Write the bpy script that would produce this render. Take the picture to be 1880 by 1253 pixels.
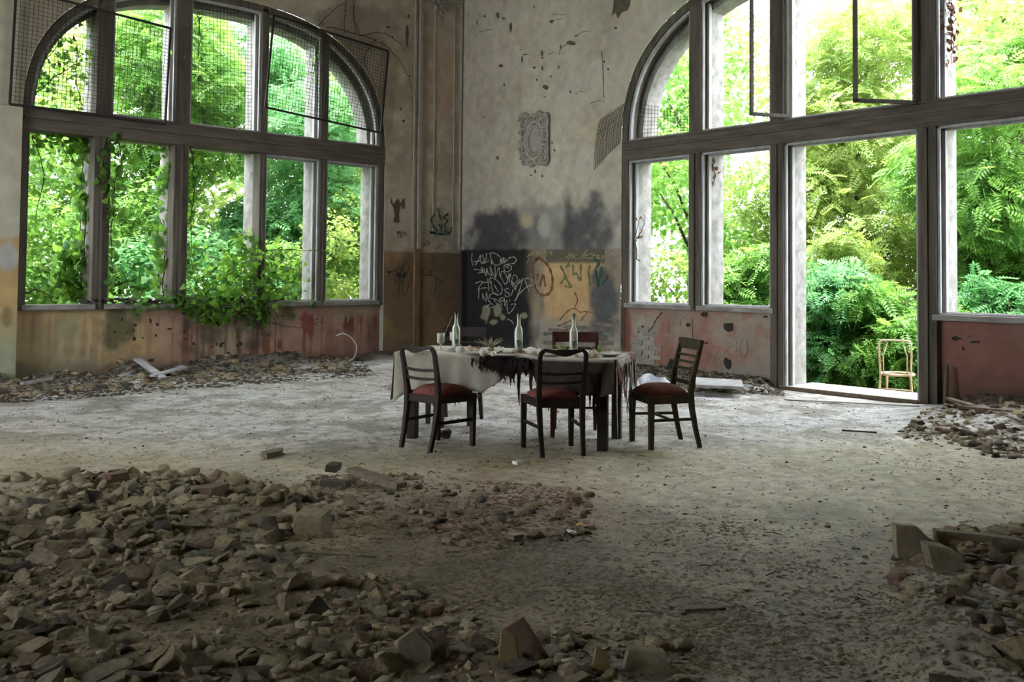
import bpy, bmesh, math, random
import numpy as np
from mathutils import Vector, Matrix, Euler

for o in list(bpy.data.objects): bpy.data.objects.remove(o)
scene = bpy.context.scene
COL = scene.collection
random.seed(7); RNG = np.random.default_rng(7)

# ------------------------------------------------------------------ camera
# fitted to the photograph's vanishing lines; corner of the hall = world origin,
# left window wall = plane y=0 (x<0), right window wall = plane x=0 (y<0)
F_PX, CY_PX = 1712.72, 447.28
PITCH, ROLL, HEAD = 0.03497, 0.009178, 0.843683
CAM = np.array([-10.4403, -13.1179, 1.40])
FW = np.array([math.cos(HEAD)*math.cos(PITCH), math.sin(HEAD)*math.cos(PITCH), math.sin(PITCH)])
_rt = np.array([math.sin(HEAD), -math.cos(HEAD), 0.0]); _up = np.cross(_rt, FW)
RT = _rt*math.cos(ROLL) + _up*math.sin(ROLL)
UP = -_rt*math.sin(ROLL) + _up*math.cos(ROLL)
cd = bpy.data.cameras.new('camera'); cam = bpy.data.objects.new('camera', cd); COL.objects.link(cam)
cd.sensor_width = 36.0; cd.lens = F_PX*36.0/1880.0
cd.shift_y = -(626.5-CY_PX)/1880.0
cd.clip_start = 0.05; cd.clip_end = 300
M = Matrix.Identity(4)
for i in range(3):
    M[i][0] = RT[i]; M[i][1] = UP[i]; M[i][2] = -FW[i]; M[i][3] = CAM[i]
cam.matrix_world = M
scene.camera = cam

def ray(u, v):
    return CAM, FW + RT*(u-940)/F_PX - UP*(v-CY_PX)/F_PX
def pL(u, v, off=0.0):          # pixel -> left wall plane y=off
    o, d = ray(u, v); t = (off-o[1])/d[1]; return o+t*d
def pR(u, v, off=0.0):          # pixel -> right wall plane x=off
    o, d = ray(u, v); t = (off-o[0])/d[0]; return o+t*d
def pF(u, v, z=0.0):            # pixel -> horizontal plane
    o, d = ray(u, v); t = (z-o[2])/d[2]; return o+t*d

# ------------------------------------------------------------------ light
world = bpy.data.worlds.new('sky'); scene.world = world; world.use_nodes = True
bg = world.node_tree.nodes['Background']
bg.inputs[0].default_value = (0.82, 0.88, 1.0, 1); bg.inputs[1].default_value = 8.0
sd = bpy.data.lights.new('sun', 'SUN'); sun = bpy.data.objects.new('sun', sd); COL.objects.link(sun)
sd.energy = 7.5; sd.angle = math.radians(0.6); sd.color = (1.0, 0.95, 0.86)
sun.location = (-8, -8, 20)
sun.rotation_euler = Vector((0.20, 0.13, -1.0)).to_track_quat('-Z', 'Y').to_euler()
vs = scene.view_settings
vs.view_transform = 'Standard'; vs.look = 'None'; vs.gamma = 1.0; vs.use_curve_mapping = False
vs.exposure = 1.5

# ------------------------------------------------------------------ helpers
def tag(o, label=None, cat=None, group=None, kind=None):
    if label: o['label'] = label
    if cat: o['category'] = cat
    if group: o['group'] = group
    if kind: o['kind'] = kind
    return o
def empty(name, loc=(0,0,0), rz=0.0, label=None, cat=None, group=None, kind=None, parent=None):
    o = bpy.data.objects.new(name, None); COL.objects.link(o)
    o.location = loc; o.rotation_euler = (0,0,rz); o.empty_display_size = 0.1
    if parent: o.parent = parent
    return tag(o, label, cat, group, kind)

class MB:
    def __init__(self): self.v = []; self.f = []
    def quad(self, a, b, c, d):
        n = len(self.v); self.v += [tuple(a),tuple(b),tuple(c),tuple(d)]; self.f.append((n,n+1,n+2,n+3)); return self
    def box(self, lo, hi):
        n = len(self.v); x0,y0,z0 = lo; x1,y1,z1 = hi
        self.v += [(x0,y0,z0),(x1,y0,z0),(x1,y1,z0),(x0,y1,z0),(x0,y0,z1),(x1,y0,z1),(x1,y1,z1),(x0,y1,z1)]
        self.f += [(n,n+3,n+2,n+1),(n+4,n+5,n+6,n+7),(n,n+1,n+5,n+4),(n+1,n+2,n+6,n+5),(n+2,n+3,n+7,n+6),(n+3,n,n+4,n+7)]
        return self
    def sweep(self, pts, w, d, side=(1,0,0)):
        """square-section bar along pts; w = width along side, d = depth across"""
        pts = [Vector(p) for p in pts]; k = len(pts); n = len(self.v)
        if not hasattr(w,'__len__'): w = [w]*k
        if not hasattr(d,'__len__'): d = [d]*k
        for i,p in enumerate(pts):
            t = (pts[min(i+1,k-1)]-pts[max(i-1,0)]).normalized()
            s = Vector(side); s = (s - t*s.dot(t))
            if s.length < 1e-5: s = t.orthogonal()
            s.normalize(); b = t.cross(s)
            for a,c in ((-1,-1),(1,-1),(1,1),(-1,1)):
                self.v.append(tuple(p + s*a*w[i]/2 + b*c*d[i]/2))
        for i in range(k-1):
            for j in range(4):
                a = n+4*i+j; b = n+4*i+(j+1)%4
                self.f.append((a,b,b+4,a+4))
        self.f.append((n+3,n+2,n+1,n)); e = n+4*(k-1); self.f.append((e,e+1,e+2,e+3))
        return self
    def tube(self, pts, r, n=8, cap=True):
        pts = [Vector(p) for p in pts]; k = len(pts); b0 = len(self.v)
        if not hasattr(r,'__len__'): r = [r]*k
        t0 = (pts[1]-pts[0]).normalized(); s = t0.orthogonal().normalized()
        for i,p in enumerate(pts):
            t = (pts[min(i+1,k-1)]-pts[max(i-1,0)]).normalized()
            s = (s - t*s.dot(t))
            s = s.normalized() if s.length > 1e-6 else t.orthogonal().normalized()
            b = t.cross(s)
            for j in range(n):
                a = 2*math.pi*j/n
                self.v.append(tuple(p + (s*math.cos(a)+b*math.sin(a))*r[i]))
        for i in range(k-1):
            for j in range(n):
                a = b0+n*i+j; b = b0+n*i+(j+1)%n
                self.f.append((a,b,b+n,a+n))
        if cap:
            self.f.append(tuple(b0+n-1-j for j in range(n)))
            self.f.append(tuple(b0+n*(k-1)+j for j in range(n)))
        return self
    def lathe(self, prof, n=16, c=(0,0,0)):
        b0 = len(self.v); k = len(prof)
        for r,z in prof:
            for j in range(n):
                a = 2*math.pi*j/n; self.v.append((c[0]+r*math.cos(a), c[1]+r*math.sin(a), c[2]+z))
        for i in range(k-1):
            for j in range(n):
                a = b0+n*i+j; b = b0+n*i+(j+1)%n
                self.f.append((a,b,b+n,a+n))
        return self
    def prism(self, poly, off):
        """poly: list of 3-D points; off: extrusion vector"""
        n = len(self.v); k = len(poly); off = Vector(off)
        self.v += [tuple(Vector(q)) for q in poly] + [tuple(Vector(q)+off) for q in poly]
        self.f.append(tuple(range(n,n+k))[::-1]); self.f.append(tuple(range(n+k,n+2*k)))
        for i in range(k):
            j = (i+1)%k; self.f.append((n+i,n+j,n+k+j,n+k+i))
        return self
    def mesh(self, name, mat=None, smooth=False):
        me = bpy.data.meshes.new(name); me.from_pydata(self.v, [], self.f)
        if mat: me.materials.append(mat)
        bm = bmesh.new(); bm.from_mesh(me); bmesh.ops.recalc_face_normals(bm, faces=bm.faces); bm.to_mesh(me); bm.free()
        if smooth:
            me.polygons.foreach_set('use_smooth', [True]*len(me.polygons))
        return me
    def build(self, name, mat=None, parent=None, smooth=False, bevel=0.0):
        o = bpy.data.objects.new(name, self.mesh(name, mat, smooth)); COL.objects.link(o)
        if parent: o.parent = parent
        if bevel:
            m = o.modifiers.new('bevel','BEVEL'); m.width = bevel; m.segments = 2; m.limit_method = 'ANGLE'
        return o

def np_mesh(name, verts, faces, mat, smooth=False, color=None, attr='paint'):
    """fast mesh from numpy arrays; faces all of one size"""
    me = bpy.data.meshes.new(name); verts = np.asarray(verts, np.float32); faces = np.asarray(faces, np.int32)
    nf, k = faces.shape
    me.vertices.add(len(verts)); me.vertices.foreach_set('co', verts.ravel())
    me.loops.add(nf*k); me.loops.foreach_set('vertex_index', faces.ravel())
    me.polygons.add(nf); me.polygons.foreach_set('loop_start', np.arange(0, nf*k, k, dtype=np.int32))
    if smooth: me.polygons.foreach_set('use_smooth', np.ones(nf, bool))
    me.update(calc_edges=True)
    if color is not None:
        ca = me.color_attributes.new(attr, 'FLOAT_COLOR', 'POINT')
        c4 = np.ones((len(verts),4), np.float32); c4[:,:3] = color
        ca.data.foreach_set('color', c4.ravel())
    me.materials.append(mat)
    return me
def link(name, me, parent=None):
    o = bpy.data.objects.new(name, me); COL.objects.link(o)
    if parent: o.parent = parent
    return o

# numpy value noise
_LAT = np.random.default_rng(3).random((256,256)).astype(np.float32)
def vnoise(x, y):
    xi = np.floor(x).astype(int); yi = np.floor(y).astype(int); fx = x-xi; fy = y-yi
    fx = fx*fx*(3-2*fx); fy = fy*fy*(3-2*fy)
    a = _LAT[xi%256, yi%256]; b = _LAT[(xi+1)%256, yi%256]; c = _LAT[xi%256,(yi+1)%256]; d = _LAT[(xi+1)%256,(yi+1)%256]
    return (a*(1-fx)+b*fx)*(1-fy) + (c*(1-fx)+d*fx)*fy
def fbm(x, y, o=4, seed=0):
    x = np.asarray(x, float)+seed*17.3; y = np.asarray(y, float)+seed*31.7
    s = 0; a = .5; n = 0
    for i in range(o):
        s = s + a*vnoise(x*2**i, y*2**i); n += a; a *= .5
    return s/n
def sstep(a, b, x):
    t = np.clip((x-a)/(b-a), 0, 1); return t*t*(3-2*t)

# ------------------------------------------------------------------ materials
def new_mat(name):
    m = bpy.data.materials.new(name); m.use_nodes = True
    nt = m.node_tree; b = nt.nodes['Principled BSDF']
    return m, nt, b
def N(nt, t, **kw):
    n = nt.nodes.new(t)
    for k,v in kw.items(): setattr(n, k, v)
    return n
def mat(name, c1, c2=None, rough=0.8, scale=6.0, detail=6, bump=0.0, bscale=None, stretch=None, metal=0.0, spec=0.3, attr=None, mottle=0.25, coord='Object', rnd=0.0):
    """procedural: c1/c2 mixed by noise (or colour attribute x noise), bump from noise"""
    m, nt, b = new_mat(name); L = nt.links.new
    tc = N(nt,'ShaderNodeTexCoord'); src = tc.outputs[coord]
    if stretch:
        mp = N(nt,'ShaderNodeMapping'); mp.inputs['Scale'].default_value = stretch; L(src, mp.inputs[0]); src = mp.outputs[0]
    nz = N(nt,'ShaderNodeTexNoise'); nz.inputs['Scale'].default_value = scale; nz.inputs['Detail'].default_value = detail; nz.inputs['Roughness'].default_value = .65
    L(src, nz.inputs['Vector'])
    mx = N(nt,'ShaderNodeMix', data_type='RGBA')
    rp = N(nt,'ShaderNodeMapRange'); rp.inputs[1].default_value = .3; rp.inputs[2].default_value = .7
    L(nz.outputs[0], rp.inputs[0])
    if attr:
        at = N(nt,'ShaderNodeAttribute', attribute_name=attr)
        mx.blend_type = 'MULTIPLY'; mx.inputs[0].default_value = 1.0
        g = N(nt,'ShaderNodeMapRange'); g.inputs[1].default_value = .3; g.inputs[2].default_value = .7; g.inputs[3].default_value = 1-mottle; g.inputs[4].default_value = 1+mottle
        L(nz.outputs[0], g.inputs[0]); L(at.outputs['Color'], mx.inputs[6]); L(g.outputs[0], mx.inputs[7])
    else:
        c2 = c2 or tuple(x*.7 for x in c1)
        mx.inputs[6].default_value = (*c1,1); mx.inputs[7].default_value = (*c2,1)
        L(rp.outputs[0], mx.inputs[0])
    out = mx.outputs[2]
    if rnd:
        oi = N(nt,'ShaderNodeObjectInfo'); g = N(nt,'ShaderNodeMapRange'); g.inputs[3].default_value = 1-rnd; g.inputs[4].default_value = 1+rnd
        L(oi.outputs['Random'], g.inputs[0]); m2 = N(nt,'ShaderNodeMix', data_type='RGBA', blend_type='MULTIPLY'); m2.inputs[0].default_value = 1
        L(out, m2.inputs[6]); L(g.outputs[0], m2.inputs[7]); out = m2.outputs[2]
    L(out, b.inputs['Base Color'])
    b.inputs['Roughness'].default_value = rough; b.inputs['Metallic'].default_value = metal
    b.inputs['Specular IOR Level'].default_value = spec
    if bump:
        n2 = N(nt,'ShaderNodeTexNoise'); n2.inputs['Scale'].default_value = bscale or scale*4; n2.inputs['Detail'].default_value = 8; n2.inputs['Roughness'].default_value = .7
        L(src, n2.inputs['Vector']); bp = N(nt,'ShaderNodeBump'); bp.inputs['Strength'].default_value = 1.0; bp.inputs['Distance'].default_value = bump
        L(n2.outputs[0], bp.inputs['Height']); L(bp.outputs[0], b.inputs['Normal'])
    return m
def leaf_mat(name, c1, c2, trans=0.45, scale=0.9):
    m, nt, b = new_mat(name); L = nt.links.new
    tc = N(nt,'ShaderNodeTexCoord'); geo = N(nt,'ShaderNodeNewGeometry')
    nz = N(nt,'ShaderNodeTexNoise'); nz.inputs['Scale'].default_value = scale; nz.inputs['Detail'].default_value = 3
    L(tc.outputs['Object'], nz.inputs['Vector'])
    ad = N(nt,'ShaderNodeMath', operation='MULTIPLY_ADD'); ad.inputs[1].default_value = .5; L(geo.outputs['Random Per Island'], ad.inputs[0])
    sb = N(nt,'ShaderNodeMapRange'); sb.inputs[1].default_value = .35; sb.inputs[2].default_value = .65; sb.inputs[3].default_value = 0; sb.inputs[4].default_value = .5
    L(nz.outputs[0], sb.inputs[0]); L(sb.outputs[0], ad.inputs[2])
    mx = N(nt,'ShaderNodeMix', data_type='RGBA'); mx.inputs[6].default_value = (*c1,1); mx.inputs[7].default_value = (*c2,1)
    L(ad.outputs[0], mx.inputs[0]); L(mx.outputs[2], b.inputs['Base Color'])
    b.inputs['Roughness'].default_value = .55; b.inputs['Specular IOR Level'].default_value = .35
    tr = N(nt,'ShaderNodeBsdfTranslucent'); hs = N(nt,'ShaderNodeHueSaturation'); hs.inputs['Value'].default_value = 1.5; hs.inputs['Saturation'].default_value = 1.0; hs.inputs['Hue'].default_value = .485
    L(mx.outputs[2], hs.inputs['Color']); L(hs.outputs[0], tr.inputs[0])
    ms = N(nt,'ShaderNodeMixShader'); ms.inputs[0].default_value = trans
    L(b.outputs[0], ms.inputs[1]); L(tr.outputs[0], ms.inputs[2]); L(ms.outputs[0], nt.nodes['Material Output'].inputs[0])
    return m
MT = {
 'wall':  mat('plaster_wall', (1,1,1), rough=.9, scale=5, attr='paint', mottle=.14, bump=.006, bscale=14),
 'floor': mat('dusty_floor', (1,1,1), rough=.6, scale=11, detail=10, attr='paint', mottle=.34, bump=.014, bscale=24, spec=.38),
 'oldwood': mat('weathered_wood', (.15,.13,.10), (.062,.052,.04), rough=.85, spec=.15, scale=2.2, stretch=(6,6,.6), bump=.003),
 'beamwood': mat('weathered_beam', (.155,.133,.103), (.066,.056,.042), rough=.85, spec=.15, scale=2.5, stretch=(.7,.7,6), bump=.003),
 'whitewood': mat('flaking_white_paint', (.46,.46,.45), (.26,.245,.22), rough=.7, scale=5, stretch=(3,3,.6), bump=.002),
 'sillwood': mat('weathered_sill', (.34,.325,.29), (.14,.125,.10), rough=.8, scale=4, stretch=(1,1,3), bump=.003),
 'darkwood': mat('dark_wood', (.026,.017,.012), (.012,.008,.007), rough=.6, scale=8, spec=.15),
 'chairwood': mat('chair_walnut', (.036,.022,.014), (.016,.010,.008), rough=.55, scale=9, spec=.2, bump=.0006),
 'chairgreen': mat('chair_mossy_wood', (.065,.052,.024), (.03,.024,.014), rough=.65, scale=7, spec=.15, bump=.0006),
 'chairred': mat('chair_redbrown', (.085,.028,.018), (.035,.014,.010), rough=.6, scale=7, spec=.15),
 'cushion': mat('faded_red_velvet', (.26,.085,.065), (.13,.047,.04), rough=.95, scale=7, bump=.001, spec=.1),
 'cushion2': mat('faded_brown_velvet', (.27,.115,.08), (.13,.05,.04), rough=.95, scale=5, bump=.001, spec=.1),
 'stone': mat('reveal_stone', (.30,.285,.25), (.13,.122,.10), rough=.9, scale=7, bump=.006),
 'iron': mat('rusty_iron', (.035,.026,.021), (.018,.014,.012), rough=.7, scale=20),
 'bark': mat('bark', (.10,.075,.05), (.04,.03,.022), rough=.9, scale=6, stretch=(3,3,.5), bump=.01),
 'vinestem': mat('dry_vine', (.075,.05,.032), (.03,.02,.015), rough=.9, scale=20),
 'dryleaf': mat('dry_leaf', (.22,.10,.05), (.10,.05,.03), rough=.9, scale=9),
 'soil': mat('forest_soil', (.10,.12,.04), (.16,.12,.06), rough=.95, scale=1.5, bump=.03, bscale=6),
 'rubble': mat('plaster_rubble', (.40,.32,.18), (.175,.138,.076), rough=.92, scale=5, bump=.02, bscale=30, rnd=.30),
 'brickrub': mat('brick_rubble', (.22,.135,.085), (.14,.095,.06), rough=.92, scale=6, bump=.02, bscale=30, rnd=.25),
 'greyrub': mat('mortar_rubble', (.34,.285,.18), (.15,.122,.075), rough=.92, scale=5, bump=.02, bscale=30, rnd=.3),
 'darkrub': mat('dark_debris', (.07,.055,.04), (.035,.028,.02), rough=.95, scale=9, bump=.004, rnd=.3),
 'crumb': mat('soil_crumb', (.17,.132,.08), (.09,.07,.043), rough=.95, scale=40),
 'slab': mat('stone_slab', (.28,.23,.145), (.14,.115,.07), rough=.9, scale=9, bump=.012, bscale=40, rnd=.15),
 'board': mat('grey_board', (.45,.45,.44), (.25,.23,.2), rough=.75, scale=2, stretch=(1,6,6), bump=.002),
 'plank': mat('old_plank', (.20,.15,.10), (.09,.07,.05), rough=.85, scale=2, stretch=(1,8,8), bump=.003),
 'brick': mat('pale_exposed_brick', (.33,.30,.25), (.21,.185,.15), rough=.92, scale=8, bump=.004, rnd=.18),
 'brickdk': mat('sooty_exposed_brick', (.21,.18,.145), (.12,.10,.08), rough=.92, scale=8, bump=.004, rnd=.2),
 'hole': mat('broken_plaster', (.15,.125,.08), (.07,.06,.04), rough=.95, scale=12, bump=.006),
 'holedk': mat('broken_plaster_dark', (.045,.04,.03), (.02,.018,.014), rough=.95, scale=12, bump=.006),
 'ornament': mat('stucco_ornament', (.40,.37,.30), (.25,.225,.18), rough=.9, scale=12, bump=.002),
 'white': mat('gourd_white', (.72,.70,.60), (.55,.52,.42), rough=.6, scale=14),
 'beigegourd': mat('gourd_beige', (.55,.43,.30), (.42,.32,.2), rough=.6, scale=14),
 'plate': mat('old_porcelain', (.60,.56,.47), (.40,.34,.26), rough=.35, scale=10, spec=.5),
 'cloth': mat('soiled_tablecloth', (1,1,1), rough=.95, scale=7, attr='paint', mottle=.18, bump=.001, spec=.1),
 'char': mat('charred_cloth', (.012,.010,.009), (.022,.018,.014), rough=.95, scale=20, spec=.1),
 'rag': mat('ragged_lace', (.42,.36,.30), (.22,.17,.14), rough=.95, scale=12, spec=.1),
 'plastic': mat('crumpled_plastic', (.62,.64,.66), (.5,.52,.54), rough=.35, scale=6, spec=.5),
 'cane': mat('pale_cane', (.55,.40,.24), (.38,.25,.14), rough=.6, scale=9),
 'mustard': mat('mustard_tile', (.30,.22,.09), (.2,.15,.07), rough=.8, scale=12),
 'yellow': mat('yellow_lump', (.55,.33,.04), (.4,.22,.03), rough=.6, scale=12),
 'cable': mat('white_cable', (.55,.53,.48), (.4,.38,.34), rough=.5, scale=10),
 'chalk': mat('white_chalk', (.46,.46,.40), (.30,.30,.26), rough=.95, scale=30),
 'chalkdim': mat('faint_scratch', (.36,.29,.24), (.27,.20,.165), rough=.95, scale=30),
 'ychalk': mat('yellow_chalk', (.45,.43,.22), (.30,.28,.14), rough=.95, scale=30),
 'redpaint': mat('red_spray', (.24,.085,.045), (.16,.07,.04), rough=.9, scale=10),
 'grnpaint': mat('green_spray', (.12,.16,.06), (.16,.16,.08), rough=.9, scale=10),
 'dkgrn': mat('dark_green_spray', (.02,.10,.06), (.03,.07,.05), rough=.9, scale=10),
 'blkpaint': mat('black_spray', (.05,.04,.03), (.08,.06,.045), rough=.9, scale=10),
 'ivy': leaf_mat('ivy_leaf', (.045,.11,.02), (.15,.33,.045), trans=.5, scale=2),
 'creeplit': leaf_mat('creeper_leaf_sunlit', (.11,.30,.03), (.28,.50,.07), trans=.55, scale=3),  # brighter than ivy: sunlight on the leaves is put into the colour
 'leafA': leaf_mat('leaf_spring_green', (.045,.155,.022), (.16,.30,.055), trans=.5),
 'leafB': leaf_mat('leaf_yellow_green', (.085,.18,.028), (.24,.31,.075), trans=.5),
 'leafC': leaf_mat('leaf_cool_green', (.045,.18,.055), (.14,.31,.11), trans=.5),
 'leafD': leaf_mat('leaf_deep_green', (.035,.12,.025), (.11,.26,.05), trans=.45),
 'airplant': leaf_mat('air_plant', (.12,.22,.05), (.34,.42,.12), trans=.3, scale=9),
 'dryplant': leaf_mat('dry_plant', (.30,.26,.16), (.55,.50,.36), trans=.3, scale=9),
}
def glass_mat(name, col, rough=.05, mix=.45):
    m, nt, b = new_mat(name)
    b.inputs['Base Color'].default_value = (*col,1); b.inputs['Roughness'].default_value = rough
    b.inputs['Transmission Weight'].default_value = mix; b.inputs['IOR'].default_value = 1.35
    nz = N(nt,'ShaderNodeTexNoise'); nz.inputs['Scale'].default_value = 30
    mr = N(nt,'ShaderNodeMapRange'); mr.inputs[3].default_value = rough; mr.inputs[4].default_value = rough+.35
    nt.links.new(nz.outputs[0], mr.inputs[0]); nt.links.new(mr.outputs[0], b.inputs['Roughness'])
    return m
def thin_glass(name, tint, haze, dcol):
    m, nt, b = new_mat(name); L = nt.links.new
    tr = N(nt,'ShaderNodeBsdfTransparent'); tr.inputs[0].default_value = (*tint,1)
    fr = N(nt,'ShaderNodeFresnel'); fr.inputs[0].default_value = 1.5
    nz = N(nt,'ShaderNodeTexNoise'); nz.inputs['Scale'].default_value = 25
    ad = N(nt,'ShaderNodeMath', operation='MULTIPLY_ADD'); ad.inputs[1].default_value = haze; L(nz.outputs[0], ad.inputs[0])
    f2 = N(nt,'ShaderNodeMath', operation='MULTIPLY'); f2.inputs[1].default_value = .9; L(fr.outputs[0], f2.inputs[0]); L(f2.outputs[0], ad.inputs[2])
    b.inputs['Base Color'].default_value = (*dcol,1); b.inputs['Roughness'].default_value = .12; b.inputs['Specular IOR Level'].default_value = .8
    ms = N(nt,'ShaderNodeMixShader'); L(ad.outputs[0], ms.inputs[0]); L(tr.outputs[0], ms.inputs[1]); L(b.outputs[0], ms.inputs[2])
    L(ms.outputs[0], nt.nodes['Material Output'].inputs[0]); return m
MT['glass'] = thin_glass('dusty_backlit_glass', (.97,.985,.95), .24, (.80,.82,.72))  # whiteness raised beyond the dust to suggest light from behind the bottles
MT['frost'] = thin_glass('dusty_goblet_glass', (.92,.92,.82), .9, (.72,.70,.55))
MT['liquid'] = mat('dark_green_dregs', (.045,.06,.03), (.03,.04,.02), rough=.3, scale=20)

# ================================================================== SETTING
def proj(P):
    d = np.asarray(P, float)-CAM; w = d@FW; w = np.where(np.abs(w)<.3, .3, w)
    return 940+F_PX*(d@RT)/w, CY_PX-F_PX*(d@UP)/w, w
def ell(u, v, cx, cy, rx, ry, nz, soft=.5, amp=.6):
    d = np.sqrt(((u-cx)/rx)**2+((v-cy)/ry)**2) + (nz-.5)*amp
    return 1-sstep(1-soft, 1+soft*.35, d)
def mixc(c, col, m):
    return c*(1-m[:,None]) + np.array(col)[None]*m[:,None]

ZTOP = 6.6
LW = dict(w0=-7.22, w1=-1.64, c=-4.43, a=2.79, b=2.13, n=2.5, z0=3.40)
RW = dict(w0=3.83, w1=11.0, c=7.415, a=3.585, b=2.27, n=2.55, z0=3.36)
def arch(W, s, inset=0.0):
    a = W['a']-inset; b = W['b']-inset
    t = np.clip(np.abs((np.asarray(s, float)-W['c'])/a), 0, 1)
    return W['z0'] + b*(1-t**W['n'])**(1/W['n'])
def arch_pts(W, inset, k=44):
    th = np.linspace(0, math.pi, k); a = W['a']-inset; b = W['b']-inset; e = 2/W['n']
    x = W['c'] - a*np.sign(np.cos(th))*np.abs(np.cos(th))**e; z = W['z0'] + b*np.abs(np.sin(th))**e
    return x, z

def paint_left(P):
    x, z = P[:,0], P[:,2]; u, v, _ = proj(P)
    n1 = fbm(x*1.3, z*1.3, 5, 1); n2 = fbm(x*5, z*5, 4, 2); n3 = fbm(x*2.4, z*.5, 4, 3); nd = fbm(x*16, z*1.3, 3, 4)
    c = np.ones((len(x),3))*np.array([.46,.39,.285])
    c = mixc(c, (.36,.30,.215), sstep(.45,.75,n1)); c = mixc(c, (.52,.48,.39), .5*sstep(.55,.8,n2))
    c = mixc(c, (.46,.31,.21), .55*ell(u,v,812,150,26,75,n2))
    c = mixc(c, (.24,.20,.155), .6*ell(u,v,640,60,110,60,n2,amp=.9))
    # dado
    d = sstep(0,4, v-(459+.03*(u-708)+1.5*(n2-.5))) * (u>690)
    dc = np.ones_like(c)*np.array([.36,.235,.115]); dc = mixc(dc, (.20,.135,.075), sstep(.4,.7,n1)); dc = mixc(dc, (.13,.10,.065), .8*sstep(770,850,u+30*(n2-.5)))
    dc = mixc(dc, (.20,.15,.10), .7*sstep(590,650,v))
    dc = mixc(dc, (.20,.10,.055), .7*ell(u,v,762,560,9,110,n2))
    c = c*(1-d[:,None]) + dc*d[:,None]
    # wall left of the window
    lf = (u<60)*1.0
    c = mixc(c, (.46,.42,.31), lf*.9)
    d = lf*sstep(0,6, v-434-10*(n2-.5)); c = mixc(c, (.44,.30,.13), d)
    c = mixc(c, (.42,.41,.36), lf*ell(u,v,14,470,22,30,n2)); c = mixc(c, (.30,.30,.19), lf*sstep(560,660,v+60*(n2-.5)))
    c = mixc(c, (.10,.10,.05), lf*ell(u,v,12,582,12,22,n2,soft=.3)*.6)
    c *= (.86+.28*n2)[:,None]
    return c
def paint_apron_left(P):
    x, z = P[:,0], P[:,2]; u, v, _ = proj(P)
    n1 = fbm(x*1.5, z*1.5, 5, 5); n2 = fbm(x*6, z*6, 4, 6); nd = fbm(x*20, z*1.1, 4, 7)
    c = np.ones((len(x),3))*np.array([.36,.215,.155])
    c = mixc(c, (.40,.28,.135), sstep(330,230,u+90*(n1-.5))); c = mixc(c, (.34,.32,.20), .6*sstep(.5,.75,n1))
    c = mixc(c, (.17,.065,.035), .95*sstep(.49,.62,nd)*(.35+.65*sstep(.35,.6,fbm(x*1.1,z*2,3,8)))*sstep(572,590,v)*sstep(690,640,v))
    c = mixc(c, (.25,.065,.055), .85*ell(u,v,561,592,14,19,n2,soft=.3,amp=1.4)); c = mixc(c, (.20,.06,.045), ell(u,v,558,630,4,30,n2)*.7)
    c = mixc(c, (.045,.05,.045), .75*ell(u,v,462,600,50,46,n2,soft=.8,amp=1.6)); c = mixc(c, (.06,.065,.035), .75*ell(u,v,375,610,46,60,n2,soft=.8,amp=1.8))
    c = mixc(c, (.07,.075,.035), .8*ell(u,v,215,600,40,55,n2,amp=1.5)); c = mixc(c, (.28,.28,.16), .6*ell(u,v,120,600,22,30,n2,amp=.8))
    c = mixc(c, (.15,.07,.06), .7*ell(u,v,690,620,18,70,n2))
    c = mixc(c, (.10,.085,.065), .8*sstep(640,690,v+50*(n2-.5)))
    c *= (.8+.4*n2)[:,None]
    return c
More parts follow.
